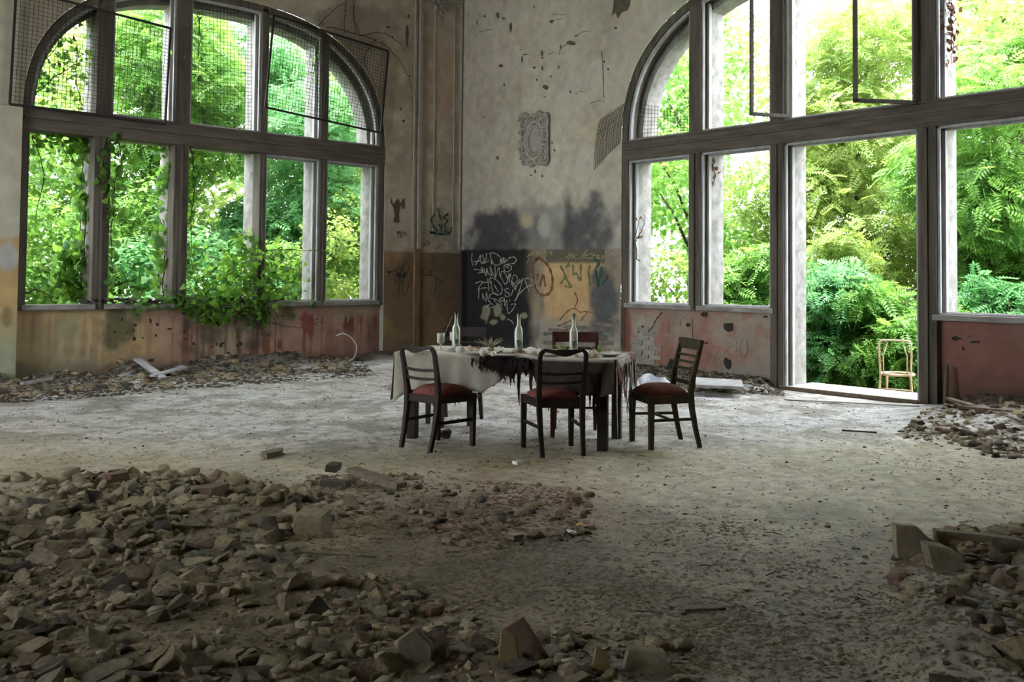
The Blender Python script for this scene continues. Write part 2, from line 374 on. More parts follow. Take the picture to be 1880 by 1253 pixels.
def paint_right(P):
    y, z = P[:,1], P[:,2]; u, v, _ = proj(P)
    n1 = fbm(y*1.2, z*1.2, 5, 11); n2 = fbm(y*4.5, z*4.5, 5, 12); n3 = fbm(y*2, z*.6, 4, 13); n4 = fbm(y*9, z*9, 4, 14)
    c = np.ones((len(y),3))*np.array([.50,.45,.335])
    c = mixc(c, (.39,.335,.24), .8*sstep(.42,.7,n1)); c = mixc(c, (.50,.50,.42), .5*sstep(.5,.8,n2))
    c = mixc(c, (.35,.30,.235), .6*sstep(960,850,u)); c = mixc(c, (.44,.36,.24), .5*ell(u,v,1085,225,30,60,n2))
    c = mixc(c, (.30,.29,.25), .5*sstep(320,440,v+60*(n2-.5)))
    # soot above the dado
    n0 = fbm(y*3.2, z*3.2, 6, 15)
    c = mixc(c, (.035,.033,.03), .97*ell(u,v,918,450,66,78,n0,soft=.5,amp=1.2))
    c = mixc(c, (.028,.027,.026), .9*ell(u,v,1044,420,14,70,n2,soft=.7,amp=.7))
    c = mixc(c, (.045,.045,.05), .85*ell(u,v,1085,430,52,62,n0,soft=.7,amp=1.9))
    c = mixc(c, (.09,.085,.08), .6*ell(u,v,990,440,130,80,n0,soft=.8,amp=1.2))
    c = mixc(c, (.40,.33,.20), ell(u,v,968,405,12,16,n4,soft=.3,amp=1)*.9); c = mixc(c, (.42,.40,.33), ell(u,v,1000,415,14,22,n4,amp=1)*.7)
    c = mixc(c, (.45,.38,.26), ell(u,v,1058,370,9,12,n4,soft=.3)*.8)
    # dado zone
    d = sstep(0,3, v-(457.5-.006*(u-856)+3*(n4-.5)))
    dc = np.ones_like(c)*np.array([.275,.215,.13]); dc = mixc(dc, (.30,.26,.205), sstep(555,600,v+40*(n2-.5)))
    dc = mixc(dc, (.17,.15,.125), .6*sstep(.45,.7,n2))
    dc = mixc(dc, (.08,.07,.045), .85*sstep(1000,1005,u)*sstep(486,480,v)*(u<1110))
    dc = mixc(dc, (.47,.31,.14), .95*sstep(996,1003,u+4*(n4-.5))*sstep(1112,1096,u+.12*(v-480)+18*(n2-.5))*sstep(481,486,v)*sstep(606,560,v+40*(n2-.5)))
    dc = mixc(dc, (.07,.075,.075), .92*ell(u,v,1108,570,30,80,n0,amp=1.4)); dc = mixc(dc, (.27,.22,.16), .8*sstep(1122,1132,u)*sstep(540,500,v))
    dc = mixc(dc, (.014,.014,.013), .985*sstep(990,965,u+20*(n0-.5))*sstep(850,856,u))
    dc = mixc(dc, (.03,.027,.02), .9*sstep(862,856,u)); dc = mixc(dc, (.004,.004,.004), sstep(846,848,u)*sstep(859,857,u))
    for a,b,r,q in ((893,575,9,14),(912,570,10,12),(906,592,7,6),(962,580,6,5),(925,583,6,5)):
        dc = mixc(dc, (.33,.29,.19), .8*ell(u,v,a,b,r,q,n4,soft=.25,amp=1.3))
    dc = mixc(dc, (.16,.14,.11), .6*sstep(630,655,v+20*(n2-.5)))
    c = c*(1-d[:,None]) + dc*d[:,None]
    c *= (.84+.32*n4)[:,None]
    return c
def paint_apron_right(P):
    y, z = P[:,1], P[:,2]; u, v, _ = proj(P)
    n1 = fbm(y*1.6, z*1.6, 5, 21); n2 = fbm(y*5, z*5, 4, 22)
    c = np.ones((len(y),3))*np.array([.255,.135,.095])
    c = mixc(c, (.30,.245,.18), .9*sstep(.42,.62,n1)); c = mixc(c, (.24,.09,.065), .6*sstep(.5,.7,n2))
    c = mixc(c, (.33,.29,.225), .95*ell(u,v,1183,640,24,60,n2,amp=.8)); c = mixc(c, (.27,.24,.19), .9*sstep(665,690,v+30*(n2-.5))*(u<1430))
    c = mixc(c, (.22,.075,.05), .9*ell(u,v,1151,610,9,60,n2))
    fr = (u>1650)*1.0
    c = mixc(c, (.20,.095,.07), .9*fr); c = mixc(c, (.20,.16,.11), fr*.8*sstep(.5,.7,n1)); c = mixc(c, (.085,.065,.05), fr*sstep(700,745,v+50*(n2-.5))); c = mixc(c, (.05,.035,.028), .9*fr*sstep(1740,1715,u))
    c *= (.8+.4*n2)[:,None]
    return c

def grid_block(svals, zlo, zhi, nz):
    """columns at svals between zlo/zhi (arrays): returns (s,z) verts and quads"""
    k = len(svals); t = np.linspace(0,1,nz)
    S = np.repeat(svals, nz); Z = (np.asarray(zlo)[:,None] + (np.asarray(zhi)-np.asarray(zlo))[:,None]*t[None]).ravel()
    i, j = np.meshgrid(np.arange(k-1), np.arange(nz-1), indexing='ij'); a = (i*nz+j).ravel()
    return S, Z, np.stack([a, a+nz, a+nz+1, a+1], 1)
def wall_mesh(name, to3d, paint, blocks, relief=.004, seed=1):
    V = []; Fc = []; n = 0
    for svals, zlo, zhi, nz in blocks:
        S, Z, Q = grid_block(np.asarray(svals,float), np.broadcast_to(zlo,np.shape(svals)).astype(float), np.broadcast_to(zhi,np.shape(svals)).astype(float), nz)
        off = relief*(fbm(S*2.2, Z*2.2, 4, seed)-.5)*2
        V.append(to3d(S, Z, off)); Fc.append(Q+n); n += len(S)
    V = np.concatenate(V); Fc = np.concatenate(Fc)
    me = np_mesh(name, V, Fc, MT['wall'], True, paint(V))
    o = link(name, me); o['kind'] = 'structure'; return o
L3 = lambda off0: (lambda S,Z,o: np.stack([S, off0+o, Z],1))
R3 = lambda off0: (lambda S,Z,o: np.stack([off0+o, -S, Z],1))
def cosp(a, b, k):
    t = (1-np.cos(np.linspace(0,math.pi,k)))/2; return a+(b-a)*t

sL = cosp(LW['w0'], LW['w1'], 200)
wall_left = wall_mesh('wall_left', L3(0.0), paint_left, [
    (np.linspace(-1.64,.03,66), 0, ZTOP, 260), (np.linspace(-8.6,-7.22,40), 0, ZTOP, 160), (np.linspace(-17,-8.6,10), 0, ZTOP, 12),
    (sL, arch(LW,sL), ZTOP, 90)])
sR = cosp(RW['w0'], RW['w1'], 220)
wall_right = wall_mesh('wall_right', R3(0.0), paint_right, [
    (np.linspace(-.03,3.83,170), 0, ZTOP, 270), (np.linspace(11.0,20,10), 0, ZTOP, 12), (sR, arch(RW,sR), ZTOP, 90)], seed=2)
ap_l = wall_mesh('wall_left_apron', L3(0.11), paint_apron_left, [(np.linspace(-7.22,-1.64,220), 0, .93, 44)], .008, 3)
ap_r = wall_mesh('wall_right_apron', R3(0.11), paint_apron_right, [(np.linspace(3.83,6.38,110), 0, .96, 44), (np.linspace(8.47,11.0,80), 0, .96, 30)], .008, 4)
# reveals round the openings
def reveal(name, W, to3, depth, mat_, zb=0.0):
    x, z = arch_pts(W, 0.0, 60); s = np.concatenate([[W['w0']], x, [W['w1']]]); z = np.concatenate([[zb], z, [zb]])
    k = len(s); A = to3(s, z, np.zeros(k)); B = to3(s, z, np.full(k, depth))
    i = np.arange(k-1); me = np_mesh(name, np.concatenate([A,B]), np.stack([i,i+1,i+1+k,i+k],1), mat_)
    o = link(name, me); o['kind'] = 'structure'; return o
reveal('trim_1', LW, L3(0.0), .57, MT['ornament']); reveal('trim_2', RW, R3(0.0), .57, MT['ornament'])
# thicker lower part of the wall left of the window, ending in a ledge
zp = pL(30,196,-.07)[2]
b = wall_mesh('wall_left_pier', L3(-.07), paint_left, [(np.linspace(-9.0,-7.235,60), 0, zp, 120)], .003, 5)
MB().quad((-9,-.07,zp),(-7.235,-.07,zp),(-7.235,0.02,zp),(-9,0.02,zp)).quad((-7.235,-.07,0),(-7.235,-.07,zp),(-7.235,.1,zp),(-7.235,.1,0)).build('pier_ledge', MT['ornament'], b)

# pilaster with mouldings beside the corner (parts of the left wall)
MBs = MB()
for x0,x1,d in ((-1.075,-1.03,.028),(-.985,-.905,.045),(-.64,-.615,.016),(-.20,-.165,.016),(-.06,-.02,.03)):
    z0 = 1.86 if d != .016 else 2.08
    o = MB().box((x0,-d,z0),(x1,.01,ZTOP)).build('moulding', MT['ornament'], wall_left, bevel=.006)
MB().box((-.64,-.016,2.06),(-.165,.01,2.085)).build('moulding', MT['ornament'], wall_left, bevel=.004)
MB().box((-1.03,-.030,0),(-.905,.01,1.86)).build('moulding', mat('dado_brown',(.26,.16,.08),(.15,.09,.05),scale=4,bump=.003), wall_left, bevel=.006)

# ceiling, unseen walls; side wall opening added to fill-light the right wall
o = MB().box((-17.2,-20.2,ZTOP),(.6,.6,ZTOP+.25)).build('ceiling', mat('ceiling_plaster',(.42,.37,.30),(.30,.26,.2),scale=2)); o['kind']='structure'
pw = mat('unseen_plaster',(.34,.28,.20),(.24,.19,.13),scale=2)
def hall_wall(name, along, fixed, lo, hi, openings, zs=1.0, zt=5.6):
    m = MB(); cur = lo
    def bx(a,b,z0,z1):
        if along=='x': m.box((a,fixed,z0),(b,fixed+.5*np.sign(fixed+.001)*1.0 if False else fixed-.5,z1))
        else: m.box((fixed-.5,a,z0),(fixed,b,z1))
    for a,b in openings:
        bx(cur,a,0,ZTOP); bx(a,b,0,zs); bx(a,b,zt,ZTOP); cur = b
    bx(cur,hi,0,ZTOP)
    o = m.build(name, pw); o['kind']='structure'; return o
hall_wall('wall_back','x',-20.0,-17.0,0.5,[])
hall_wall('wall_side','y',-17.0,-20.0,0.5,[(-6.5,-2.5)])

# ------------------------------------------------------------------ windows
def window(name, W, to3, mulls, ztr, zsill, lights_lined, axis, door=None):
    """to3(s,z,off) single point; builds all timber members as parts"""
    root = empty(name, kind='structure')
    P = lambda s,off,z: tuple(to3(np.array([s]), np.array([z]), np.array([off]))[0])
    def bx(nm, s0,s1,o0,o1,z0,z1, m, bev=.006, par=None):
        a = np.array(P(s0,o0,z0)); b = np.array(P(s1,o1,z1))
        return MB().box(np.minimum(a,b), np.maximum(a,b)).build(nm, m, par or root, bevel=bev)
    w0, w1 = W['w0'], W['w1']
    # transom
    spans = [(w0,w1)]
    bx('transom', w0, w1, .0, .25, ztr[0], ztr[1], MT['beamwood'])
    bx('transom_moulding', w0+.02, w1-.02, -.03, .02, ztr[0]+.15, ztr[0]+.19, MT['beamwood'])
    bx('drip_board', w0+.02, w1-.02, -.02, .05, ztr[1]-.03, ztr[1], MT['beamwood'])
    # outer stone transom
    bx('stone_lintel', w0, w1, .25, .57, ztr[0]+.02, ztr[1]-.08, MT['stone'], .01)
    # mullions
    for i,(a,b_) in enumerate(mulls):
        zb = 0.0 if (door and i in door) else zsill[0]
        zt = float(arch(W,(a+b_)/2,.03))
        bx('mullion', a, b_, .02, .25, zb, zt, MT['oldwood'])
        bx('stone_pier', a, b_, .25, .57, zb-.3 if zb>0 else -.3, zt, MT['stone'], .012)
        bx('cover_strip', (a+b_)/2-.016, (a+b_)/2+.016, -.01, .03, max(zb,.0)+.02, ztr[0]-.01, MT['oldwood'], .004)
    # jambs
    for a,b_ in ((w0,w0+.1),(w1-.12,w1)):
        bx('jamb', a, b_, .02, .25, zsill[0], W['z0'], MT['oldwood'])
        bx('stone_pier', a, b_, .25, .57, -.3, W['z0'], MT['stone'], .012)
    # arched head: timber ring, stone ring behind
    x, z = arch_pts(W, .05, 48)
    MB().sweep([P(s,.13,q) for s,q in zip(x,z)], .22, .10, side=np.subtract(P(0,1,0),P(0,0,0))).build('arch_frame', MT['oldwood'], root)
    x, z = arch_pts(W, .115, 48)
    MB().sweep([P(s,.07,q) for s,q in zip(x,z)], .05, .045, side=np.subtract(P(0,1,0),P(0,0,0))).build('arch_bead', MT['whitewood'], root)
    x, z = arch_pts(W, .10, 48)
    MB().sweep([P(s,.41,q) for s,q in zip(x,z)], .32, .20, side=np.subtract(P(0,1,0),P(0,0,0))).build('stone_arch', MT['stone'], root)
    # lights between members
    edges = [w0+.1] + [q for m_ in mulls for q in m_] + [w1-.12]
    for i in range(0, len(edges), 2):
        a, b_ = edges[i], edges[i+1]; k = i//2
        isdoor = door and k == door[1]
        zb = 0.0 if isdoor else zsill[1]
        if not isdoor:
            bx('sill', a-.05, b_+.05, .0, .25, zsill[0], zsill[1], MT['sillwood'], .008)
            bx('stone_sill', a, b_, .25, .62, zsill[0]-.25, zsill[1]-.03, MT['stone'], .01)
        if k in lights_lined[0]:
            m = MB()
            for (o0,o1,t) in ((.05,.085,.03),(.165,.225,.045)):
                for s0,s1,z0,z1 in ((a,a+t,zb,ztr[0]),(b_-t,b_,zb,ztr[0]),(a,b_,ztr[0]-t,ztr[0]),(a,b_,zb,zb+t*.6)):
                    if isdoor and z1-z0 < .1 and z0 < .1: continue
                    A = np.array(P(s0,o0,z0)); B = np.array(P(s1,o1,z1)); m.box(np.minimum(A,B), np.maximum(A,B))
            m.build('casement_frame', MT['whitewood'], root, bevel=.004)
        if k in lights_lined[1]:
            m = MB(); zta = float(arch(W,a+.02,.12)) if a > W['c']-9 else 9; ztb = float(arch(W,b_-.02,.12))
            for (o0,o1,t) in ((.05,.085,.03),(.165,.225,.045)):
                for s0,s1,z0,z1 in ((a,a+t,ztr[1],zta),(b_-t,b_,ztr[1],ztb),(a,b_,ztr[1],ztr[1]+t)):
                    if z1 <= z0: continue
                    A = np.array(P(s0,o0,z0)); B = np.array(P(s1,o1,z1)); m.box(np.minimum(A,B), np.maximum(A,B))
            m.build('casement_frame', MT['whitewood'], root, bevel=.004)
    return root, bx, P
WL, bxL, PL_ = window('window_1', LW, L3(0.0), [(-6.31,-6.10),(-5.22,-5.01),(-3.90,-3.80),(-2.86,-2.74)], (3.24,3.55), (.90,.97), ({3,4},{1,2,3,4}), 'L')
WR, bxR, PR_ = window('window_2', RW, R3(0.0), [(5.06,5.25),(6.36,6.55),(8.28,8.49),(9.58,9.77)], (3.13,3.42), (.95,1.015), ({0,1,2,3,4},{0,1,2,3,4}), 'R', door=(1,2))
tag(WR, 'tall arched window wall of grey timber with central doorway', None)
# door threshold and outside step
o = MB().box((-.04,-8.30,-.05),(.75,-6.53,.035)).build('door_1', mat('worn_threshold',(.55,.54,.50),(.35,.33,.28),scale=5,bump=.004), bevel=.012); o['kind']='structure'
MB().box((-.06,-8.30,.0),(-.02,-6.53,.05)).build('threshold_board', MT['plank'], o, bevel=.004)
# casements of the right window standing open
def casement(hu, hv, fu, fv, h, label=None):
    H = pR(hu, hv, -.03); Fp = pF(fu, fv, H[2]); d = Fp-H; Lg = np.hypot(d[0],d[1])
    root = empty('casement', tuple(H), math.atan2(d[1],d[0]), parent=WR)
    t = .045
    for lo,hi in (((0,-.02,0),(Lg,.02,t)),((0,-.02,0),(t,.02,h)),((Lg-t,-.02,0),(Lg,.02,h)),((0,-.02,h-t),(Lg,.02,h))):
        MB().box(lo,hi).build('casement_rail', MT['oldwood'], root, bevel=.004)
    return Lg, H, Fp
DBG = [casement(1683,192,1567,188,1.75), casement(1448,217,1377,212,1.8)]

# wire screens hanging loose in front of the left window
def screen(corners, label, off=-.06, sp=.055, bars=(1,1,1,1), offs=None):
    """corners px BL,BR,TR,TL on plane y=off; builds frame bars + wire mesh"""
    offs = offs or [off]*4
    C = [Vector(pL(u,v,o)) for (u,v),o in zip(corners,offs)]
    base = Vector(((C[0].x+C[1].x)/2, (C[0].y+C[1].y)/2, min(C[0].z,C[1].z)))
    r = empty('wire_screen', base, 0, label, 'wire screen', 'loose wire screens in the left window')
    Cl = [c-base for c in C]
    for i in range(4):
        if bars[i]:
            MB().sweep([Cl[i],Cl[(i+1)%4]], .028, .028, side=(0,1,0)).build('frame_bar', MT['iron'], r)
    m = MB(); nx = max(2,int((C[1]-C[0]).length/sp)); nz = max(2,int((C[3]-C[0]).length/sp))
    for i in range(nx+1):
        t = i/nx; a = Cl[0].lerp(Cl[1],t); b_ = Cl[3].lerp(Cl[2],t)
        mid = a.lerp(b_,.5)+Vector((random.uniform(-.01,.01),random.uniform(-.012,.012),0))
        m.sweep([a,mid,b_], .0045, .0045, side=(0,1,0))
    for j in range(nz+1):
        t = j/nz; a = Cl[0].lerp(Cl[3],t); b_ = Cl[1].lerp(Cl[2],t)
        mid = a.lerp(b_,.5)+Vector((0,random.uniform(-.012,.012),random.uniform(-.01,.01)))
        m.sweep([a,mid,b_], .0045, .0045, side=(0,1,0))
    m.build('wire_mesh', MT['iron'], r)['kind'] = 'stuff'
    return r
screen([(18,191),(303,228),(313,52),(30,-22)], 'square iron wire screen tilted over the arch end beside the plain wall pier')
screen([(487,197),(699,244),(713,94),(503,28)], 'sagging iron wire screen slipping off the arch beside the moulded pilaster')
s3 = screen([(358,238),(462,243),(462,8),(358,-6)], 'upright wire netting stretched across the middle pane of the arched window', off=.10, bars=(0,0,0,0))
# torn netting at the foot of the right arch
r = empty('torn_netting', tuple(pR(1112,300,-.03)), 0, 'torn scrap of wire netting dangling beside the cartouche wall', 'wire netting')
b0 = Vector(r.location); m = MB()
cs = [Vector(pR(*q,-.03 if q[0]<1150 else .05))-b0 for q in ((1090,312),(1138,262),(1148,190),(1100,222))]
for i in range(15):
    t = i/14
    m.sweep([cs[0].lerp(cs[1],t), cs[0].lerp(cs[1],t).lerp(cs[3].lerp(cs[2],t),.5)+Vector((-.03*random.random(),.02,0)), cs[3].lerp(cs[2],t)], .005,.005, side=(1,0,0))
    m.sweep([cs[0].lerp(cs[3],t), cs[0].lerp(cs[3],t).lerp(cs[1].lerp(cs[2],t),.5)+Vector((-.03*random.random(),0,.02)), cs[1].lerp(cs[2],t)], .005,.005, side=(1,0,0))
m.build('wire_mesh', MT['iron'], r)['kind'] = 'stuff'
r = empty('torn_netting', tuple(pR(1215,240,.10)), 0, 'patch of fine wire netting left in the lower corner of the arched pane', 'wire netting')
b0 = Vector(r.location); m = MB()
cs = [Vector(pR(*q,.10))-b0 for q in ((1166,254),(1262,244),(1262,205),(1168,190))]
for i in range(17):
    t = i/16; m.sweep([cs[0].lerp(cs[1],t), cs[3].lerp(cs[2],t)], .0045,.0045, side=(1,0,0))
for i in range(9):
    t = i/8; m.sweep([cs[0].lerp(cs[3],t), cs[1].lerp(cs[2],t)], .0045,.0045, side=(1,0,0))
m.build('wire_mesh', MT['iron'], r)['kind'] = 'stuff'

# ------------------------------------------------------------------ marks on the walls (parts of the walls)
def chip(wallpx, u, v, w, h, m='hole', seed=0, par=None, off=0.0, thick=.006, poly=None):
    rr = random.Random(seed)
    if poly is None:
        k = rr.randint(6,9); poly = []
        for i in range(k):
            a = 2*math.pi*i/k; q = .65+.5*rr.random()
            poly.append((u+w*.5*q*math.cos(a), v+h*.5*q*math.sin(a)))
    pts = [Vector(wallpx(x,y,off)) for x,y in poly]
    nrm = Vector((0,-thick,0)) if wallpx is pL else Vector((-thick,0,0))
    return MB().prism([p-nrm*.5 for p in pts], nrm*1.5).build('plaster_chip', MT[m], par)
CH = [(183,110,16,20),(273,105,22,50),(313,125,22,20),(360,185,20,66),(132,150,8,46),(635,145,28,24),(650,97,12,8),(803,243,16,14),(697,318,11,30),(572,362,15,46),(438,405,12,55),(455,370,30,9),(520,458,20,20),(574,462,13,26),(632,517,11,18),(537,541,13,18),(598,592,42,42),(317,572,10,26),(295,445,32,28),(765,622,14,22),(805,630,14,9),(1070,190,22,16),(1020,468,16,16),(993,418,14,18),(640,967,14,14),(657,1018,12,18),(270,1070,16,28),(515,1122,9,15),(525,1160,12,28),(573,1192,11,22),(497,1185,12,12),(325,858,9,9),(180,790,7,20),(770,292,66,34),(575,390,14,12),(685,455,8,24),(520,45,8,20),(590,655,16,8),(430,335,8,8),(700,1095,7,7)]
for i,(x,y,w,h) in enumerate(CH):
    chip(pR, 840+x/3.685, y/3.685, w/3.685, h/3.685, 'hole', i, wall_right)
chip(pR, 0,0,0,0,'hole',0,wall_right,poly=[(840+x/3.685,y/3.685) for x,y in [(1060,-40),(1175,-40),(1168,30),(1150,70),(1110,85),(1085,125),(1070,85),(1045,105),(1055,50)]])
chip(pL, 0,0,0,0,'hole',0,wall_left,poly=[(700+x/5.694,340+y/5.694) for x,y in [(95,130),(98,190),(125,230),(140,320),(120,375),(160,400),(190,385),(185,300),(205,200),(172,140),(140,185),(118,200),(108,150)]])
for i,(u,v,w,h) in enumerate(((747,63,6,46),(750,30,4,10),(713,50,9,5),(700,300,4,8),(735,200,4,6),(752,140,4,5),(741,222,5,7),(740,375,9,22),(732,505,12,10),(741,507,9,9),(715,500,8,5),(790,505,12,4))):
    chip(pL, u, v, w, h, 'holedk' if v>480 else 'hole', 50+i, wall_left)
for i,(u,v,w,h) in enumerate(((1337,600,20,18),(1336,668,16,26),(1296,630,6,4),(1172,610,4,4),(1180,600,4,6),(1233,670,16,22),(1293,578,14,9),(1263,597,9,7),(1405,582,10,5))):
    chip(pR, u, v, w, h, 'holedk', 80+i, ap_r, off=.105)
for i,(u,v,w,h) in enumerate(((1756,622,20,9),(1768,640,5,7),(1790,628,22,5),(1780,618,5,4))):
    chip(pR, u, v, w, h, 'holedk' if i<3 else 'hole', 95+i, ap_r, off=.105)
for i in range(26):
    u = random.uniform(210,470); v = random.uniform(575,665)
    chip(pL, u, v, random.uniform(3,9), random.uniform(3,9), 'holedk', 120+i, ap_l, off=.105)
# strokes of paint and chalk
def catmull(pts, k=5):
    P_ = [np.array(p,float) for p in pts]; out = []
    for i in range(len(P_)-1):
        p0 = P_[max(i-1,0)]; p1 = P_[i]; p2 = P_[i+1]; p3 = P_[min(i+2,len(P_)-1)]
        for j in range(k):
            t = j/k; out.append(.5*((2*p1)+(-p0+p2)*t+(2*p0-5*p1+4*p2-p3)*t*t+(-p0+3*p1-3*p2+p3)*t**3))
    out.append(P_[-1]); return out
def strokes(name, wallpx, crop, lines, width, m, par, off=0.0, label=None):
    ox, oy, s = crop; mb = MB(); nr = np.array((0,-1,0)) if wallpx is pL else np.array((-1,0,0))
    for ln in lines:
        pts = [wallpx(ox+x/s, oy+y/s, off)+nr*.006 for x,y in catmull(ln)]
        k = len(pts)
        mb.sweep([tuple(p) for p in pts], .006, [width*(.75+.35*math.sin(1.3*i)) for i in range(k)], side=nr)
    o = mb.build(name, MT[m], par)
    if label: o['label'] = label
    return o
C4=(840,440,6.9625); C5=(960,440,6.963); C6=(700,340,5.694); C7=(1140,560,6.267)
white = [[(210,285),(290,270),(300,200),(250,300),(225,325)],[(260,265),(300,285),(335,295)],[(325,190),(340,290),(300,310)],[(375,175),(370,240),(340,300),(405,270)],
 [(440,320),(425,200),(415,180),(450,170),(520,200),(560,250),(550,310),(490,330),(450,290),(425,220)],[(545,290),(565,240),(575,310),(590,230),(600,300),(615,235)],
 [(620,290),(660,240),(720,225),(755,260),(720,305),(650,315),(600,330)],[(600,330),(600,390),(640,415),(685,385),(690,345),(650,330),(625,350),(660,365)],
 [(215,380),(290,390),(330,410),(265,430)],[(310,350),(340,430)],[(340,370),(370,465),(375,370),(400,440)],[(370,400),(440,470),(415,345),(480,480),(485,350),(485,490),(530,360),(540,450)],
 [(540,440),(600,560),(630,560),(640,500),(600,420),(570,410),(560,450)],[(640,540),(660,440),(670,545)],[(680,430),(665,530)],[(645,500),(690,470)],
 [(690,560),(720,460),(760,470),(765,530),(730,560),(700,540)],[(690,560),(740,640),(745,600),(700,560)],[(740,630),(800,510)],[(840,490),(800,640),(735,790)],[(790,560),(840,500)],
 [(735,790),(800,690),(900,600),(990,570),(960,520),(900,495),(865,510),(880,560),(920,660)],
 [(230,560),(320,535),(280,610),(270,640),(330,620),(420,620)],[(390,500),(405,660)],[(320,550),(450,545)],
 [(460,690),(430,560),(415,500),(470,500),(540,560),(575,630),(560,690),(510,710),(470,690)],[(470,580),(525,670)],[(655,625),(610,640),(620,670),(660,690),(665,720),(620,730),(610,700)],[(715,640),(690,715)],
 [(275,640),(275,760)],[(320,700),(330,770),(320,695),(365,790),(370,680),(400,780),(450,830)],[(500,690),(430,700),(410,740),(470,760),(540,790),(565,835),(520,830),(470,780)],
 [(590,745),(540,755),(590,790),(600,750),(610,850),(630,780),(640,850)],[(635,860),(650,940),(690,920),(745,830),(690,830)],[(670,770),(668,785)],[(340,860),(415,830),(370,865),(450,870),(470,840)],[(640,1020),(690,1040),(725,1090)],[(190,170),(185,250),(195,330)]]
strokes('graffiti', pR, C4, white, .018, 'chalk', wall_right, label='scrawled white chalk letters in four rows')
yel = [[(60,225),(120,160),(120,210)],[(85,205),(125,190)],[(130,205),(150,155),(165,200)],[(180,150),(185,190),(215,185)],[(185,170),(210,165)],[(215,150),(245,190),(260,150)],[(265,190),(290,150),(300,190)],[(310,150),(320,190)],[(340,160),(385,165),(360,185),(390,185)],[(60,300),(80,250),(90,230)],
 [(550,245),(610,180),(600,230),(575,275)],[(605,230),(650,180),(640,240),(690,180),(670,250),(700,250)],[(720,250),(760,215),(830,130),(790,210),(755,280)],[(900,180),(840,190),(780,230),(850,240),(900,235)],[(890,240),(905,205),(940,200)],[(940,225),(960,200),(980,225),(945,240),(990,245)],[(1000,240),(1020,210),(1045,220),(1010,260)],[(1095,215),(1130,185),(1180,190),(1215,230)]]
strokes('graffiti', pR, C5, yel, .012, 'ychalk', wall_right, label='thin yellow handwriting under the dado line')
strokes('graffiti', pR, C5, [[(215,215),(150,270),(120,360),(130,470),(150,580),(180,660),(240,710),(320,700),(370,620),(380,500),(350,390),(300,310),(220,250),(160,260)],[(215,600),(255,460),(290,600)],[(190,440),(185,520)]], .050, 'redpaint', wall_right, label='red-brown sprayed ring around a letter A')
strokes('graffiti', pR, C5, [[(480,340),(540,460),(500,540),(490,570)],[(600,320),(560,350),(590,300)],[(540,470),(590,560),(620,600),(540,600)],[(740,320),(740,500),(720,510),(690,440),(640,450)],[(640,320),(650,440)],[(860,330),(840,420),(860,590)]], .042, 'grnpaint', wall_right, label='olive green sprayed strokes')
strokes('graffiti', pR, C5, [[(915,260),(970,300),(930,400),(970,600)],[(1010,350),(960,590)],[(1090,470),(1020,570)]], .045, 'dkgrn', wall_right)
strokes('graffiti', pR, C5, [[(470,1030),(560,930),(650,880),(740,930),(800,920),(930,950)],[(440,1105),(520,1080),(620,1030)],[(660,680),(700,760),(670,860)],[(520,1170),(640,1110)],[(740,1040),(820,940)]], .02, 'redpaint', wall_right)
strokes('graffiti', pL, C6, [[(560,310),(520,350),(540,430),(580,470),(560,500),(510,490)],[(590,240),(605,310),(625,370)],[(600,410),(615,440),(640,410)],[(625,440),(620,490)],[(700,300),(650,340),(690,370),(665,420),(670,480),(710,500),(735,440)],[(510,495),(600,510),(710,515)]], .038, 'dkgrn', wall_left, off=-.012, label='dark green sprayed tag of three letters')
strokes('graffiti', pL, C6, [[(170,800),(180,860),(165,885),(125,890),(175,930),(170,1000),(145,1035),(140,980),(180,930)],[(215,830),(190,1000),(170,1190)],[(235,930),(220,870),(250,800),(280,860),(265,930),(235,915),(215,1000),(220,1120),(245,1155),(280,1050),(310,920)]], .018, 'blkpaint', wall_left, label='dark scrawl of looped letters')
strokes('graffiti', pL, C6, [[(425,890),(430,945),(500,910),(570,870)],[(500,900),(560,960),(570,1060),(550,1140)],[(520,730),(550,780),(530,870)],[(565,990),(590,980),(640,1035)]], .02, 'blkpaint', wall_left, off=-.01)
strokes('graffiti', pL, C6, [[(160,485),(170,510),(185,480),(175,560)],[(195,490),(215,495),(200,520),(215,540),(195,545)],[(225,520),(245,490),(250,530),(270,520)],[(430,640),(460,620),(450,600)],[(470,580),(500,600),(480,640)],[(570,670),(600,640),(640,625)]], .014, 'blkpaint', wall_left)
strokes('graffiti', pR, C7, [[(1280,410),(1330,400),(1330,450),(1290,480),(1330,500),(1320,550)],[(1390,390),(1370,480),(1370,570),(1410,610),(1450,540),(1450,430),(1400,400)],[(1090,650),(1150,590),(1260,480)],[(1070,520),(1120,520),(1060,640)],[(1140,410),(1350,350),(1530,350)],[(1590,450),(1575,520)],[(350,345),(590,345)],[(690,180),(690,240)],[(820,170),(825,380)],[(540,200),(540,330)],[(770,100),(700,160),(690,230)],[(1620,330),(1630,370),(1665,340),(1668,390)],[(440,470),(520,440),(480,500)]], .011, 'chalkdim', ap_r, off=.105, label='pale scratched numerals and lines')
strokes('graffiti', pL, (500,480,7.83), [[(610,790),(612,880)],[(610,790),(680,800),(660,850),(610,870),(660,900),(720,940)],[(1020,770),(1025,880)],[(1060,760),(1090,790),(1085,880)],[(920,960),(960,945)],[(740,1020),(710,1050)],[(980,1020),(1010,1015),(1040,1060)]], .012, 'chalk', ap_l, off=.105)

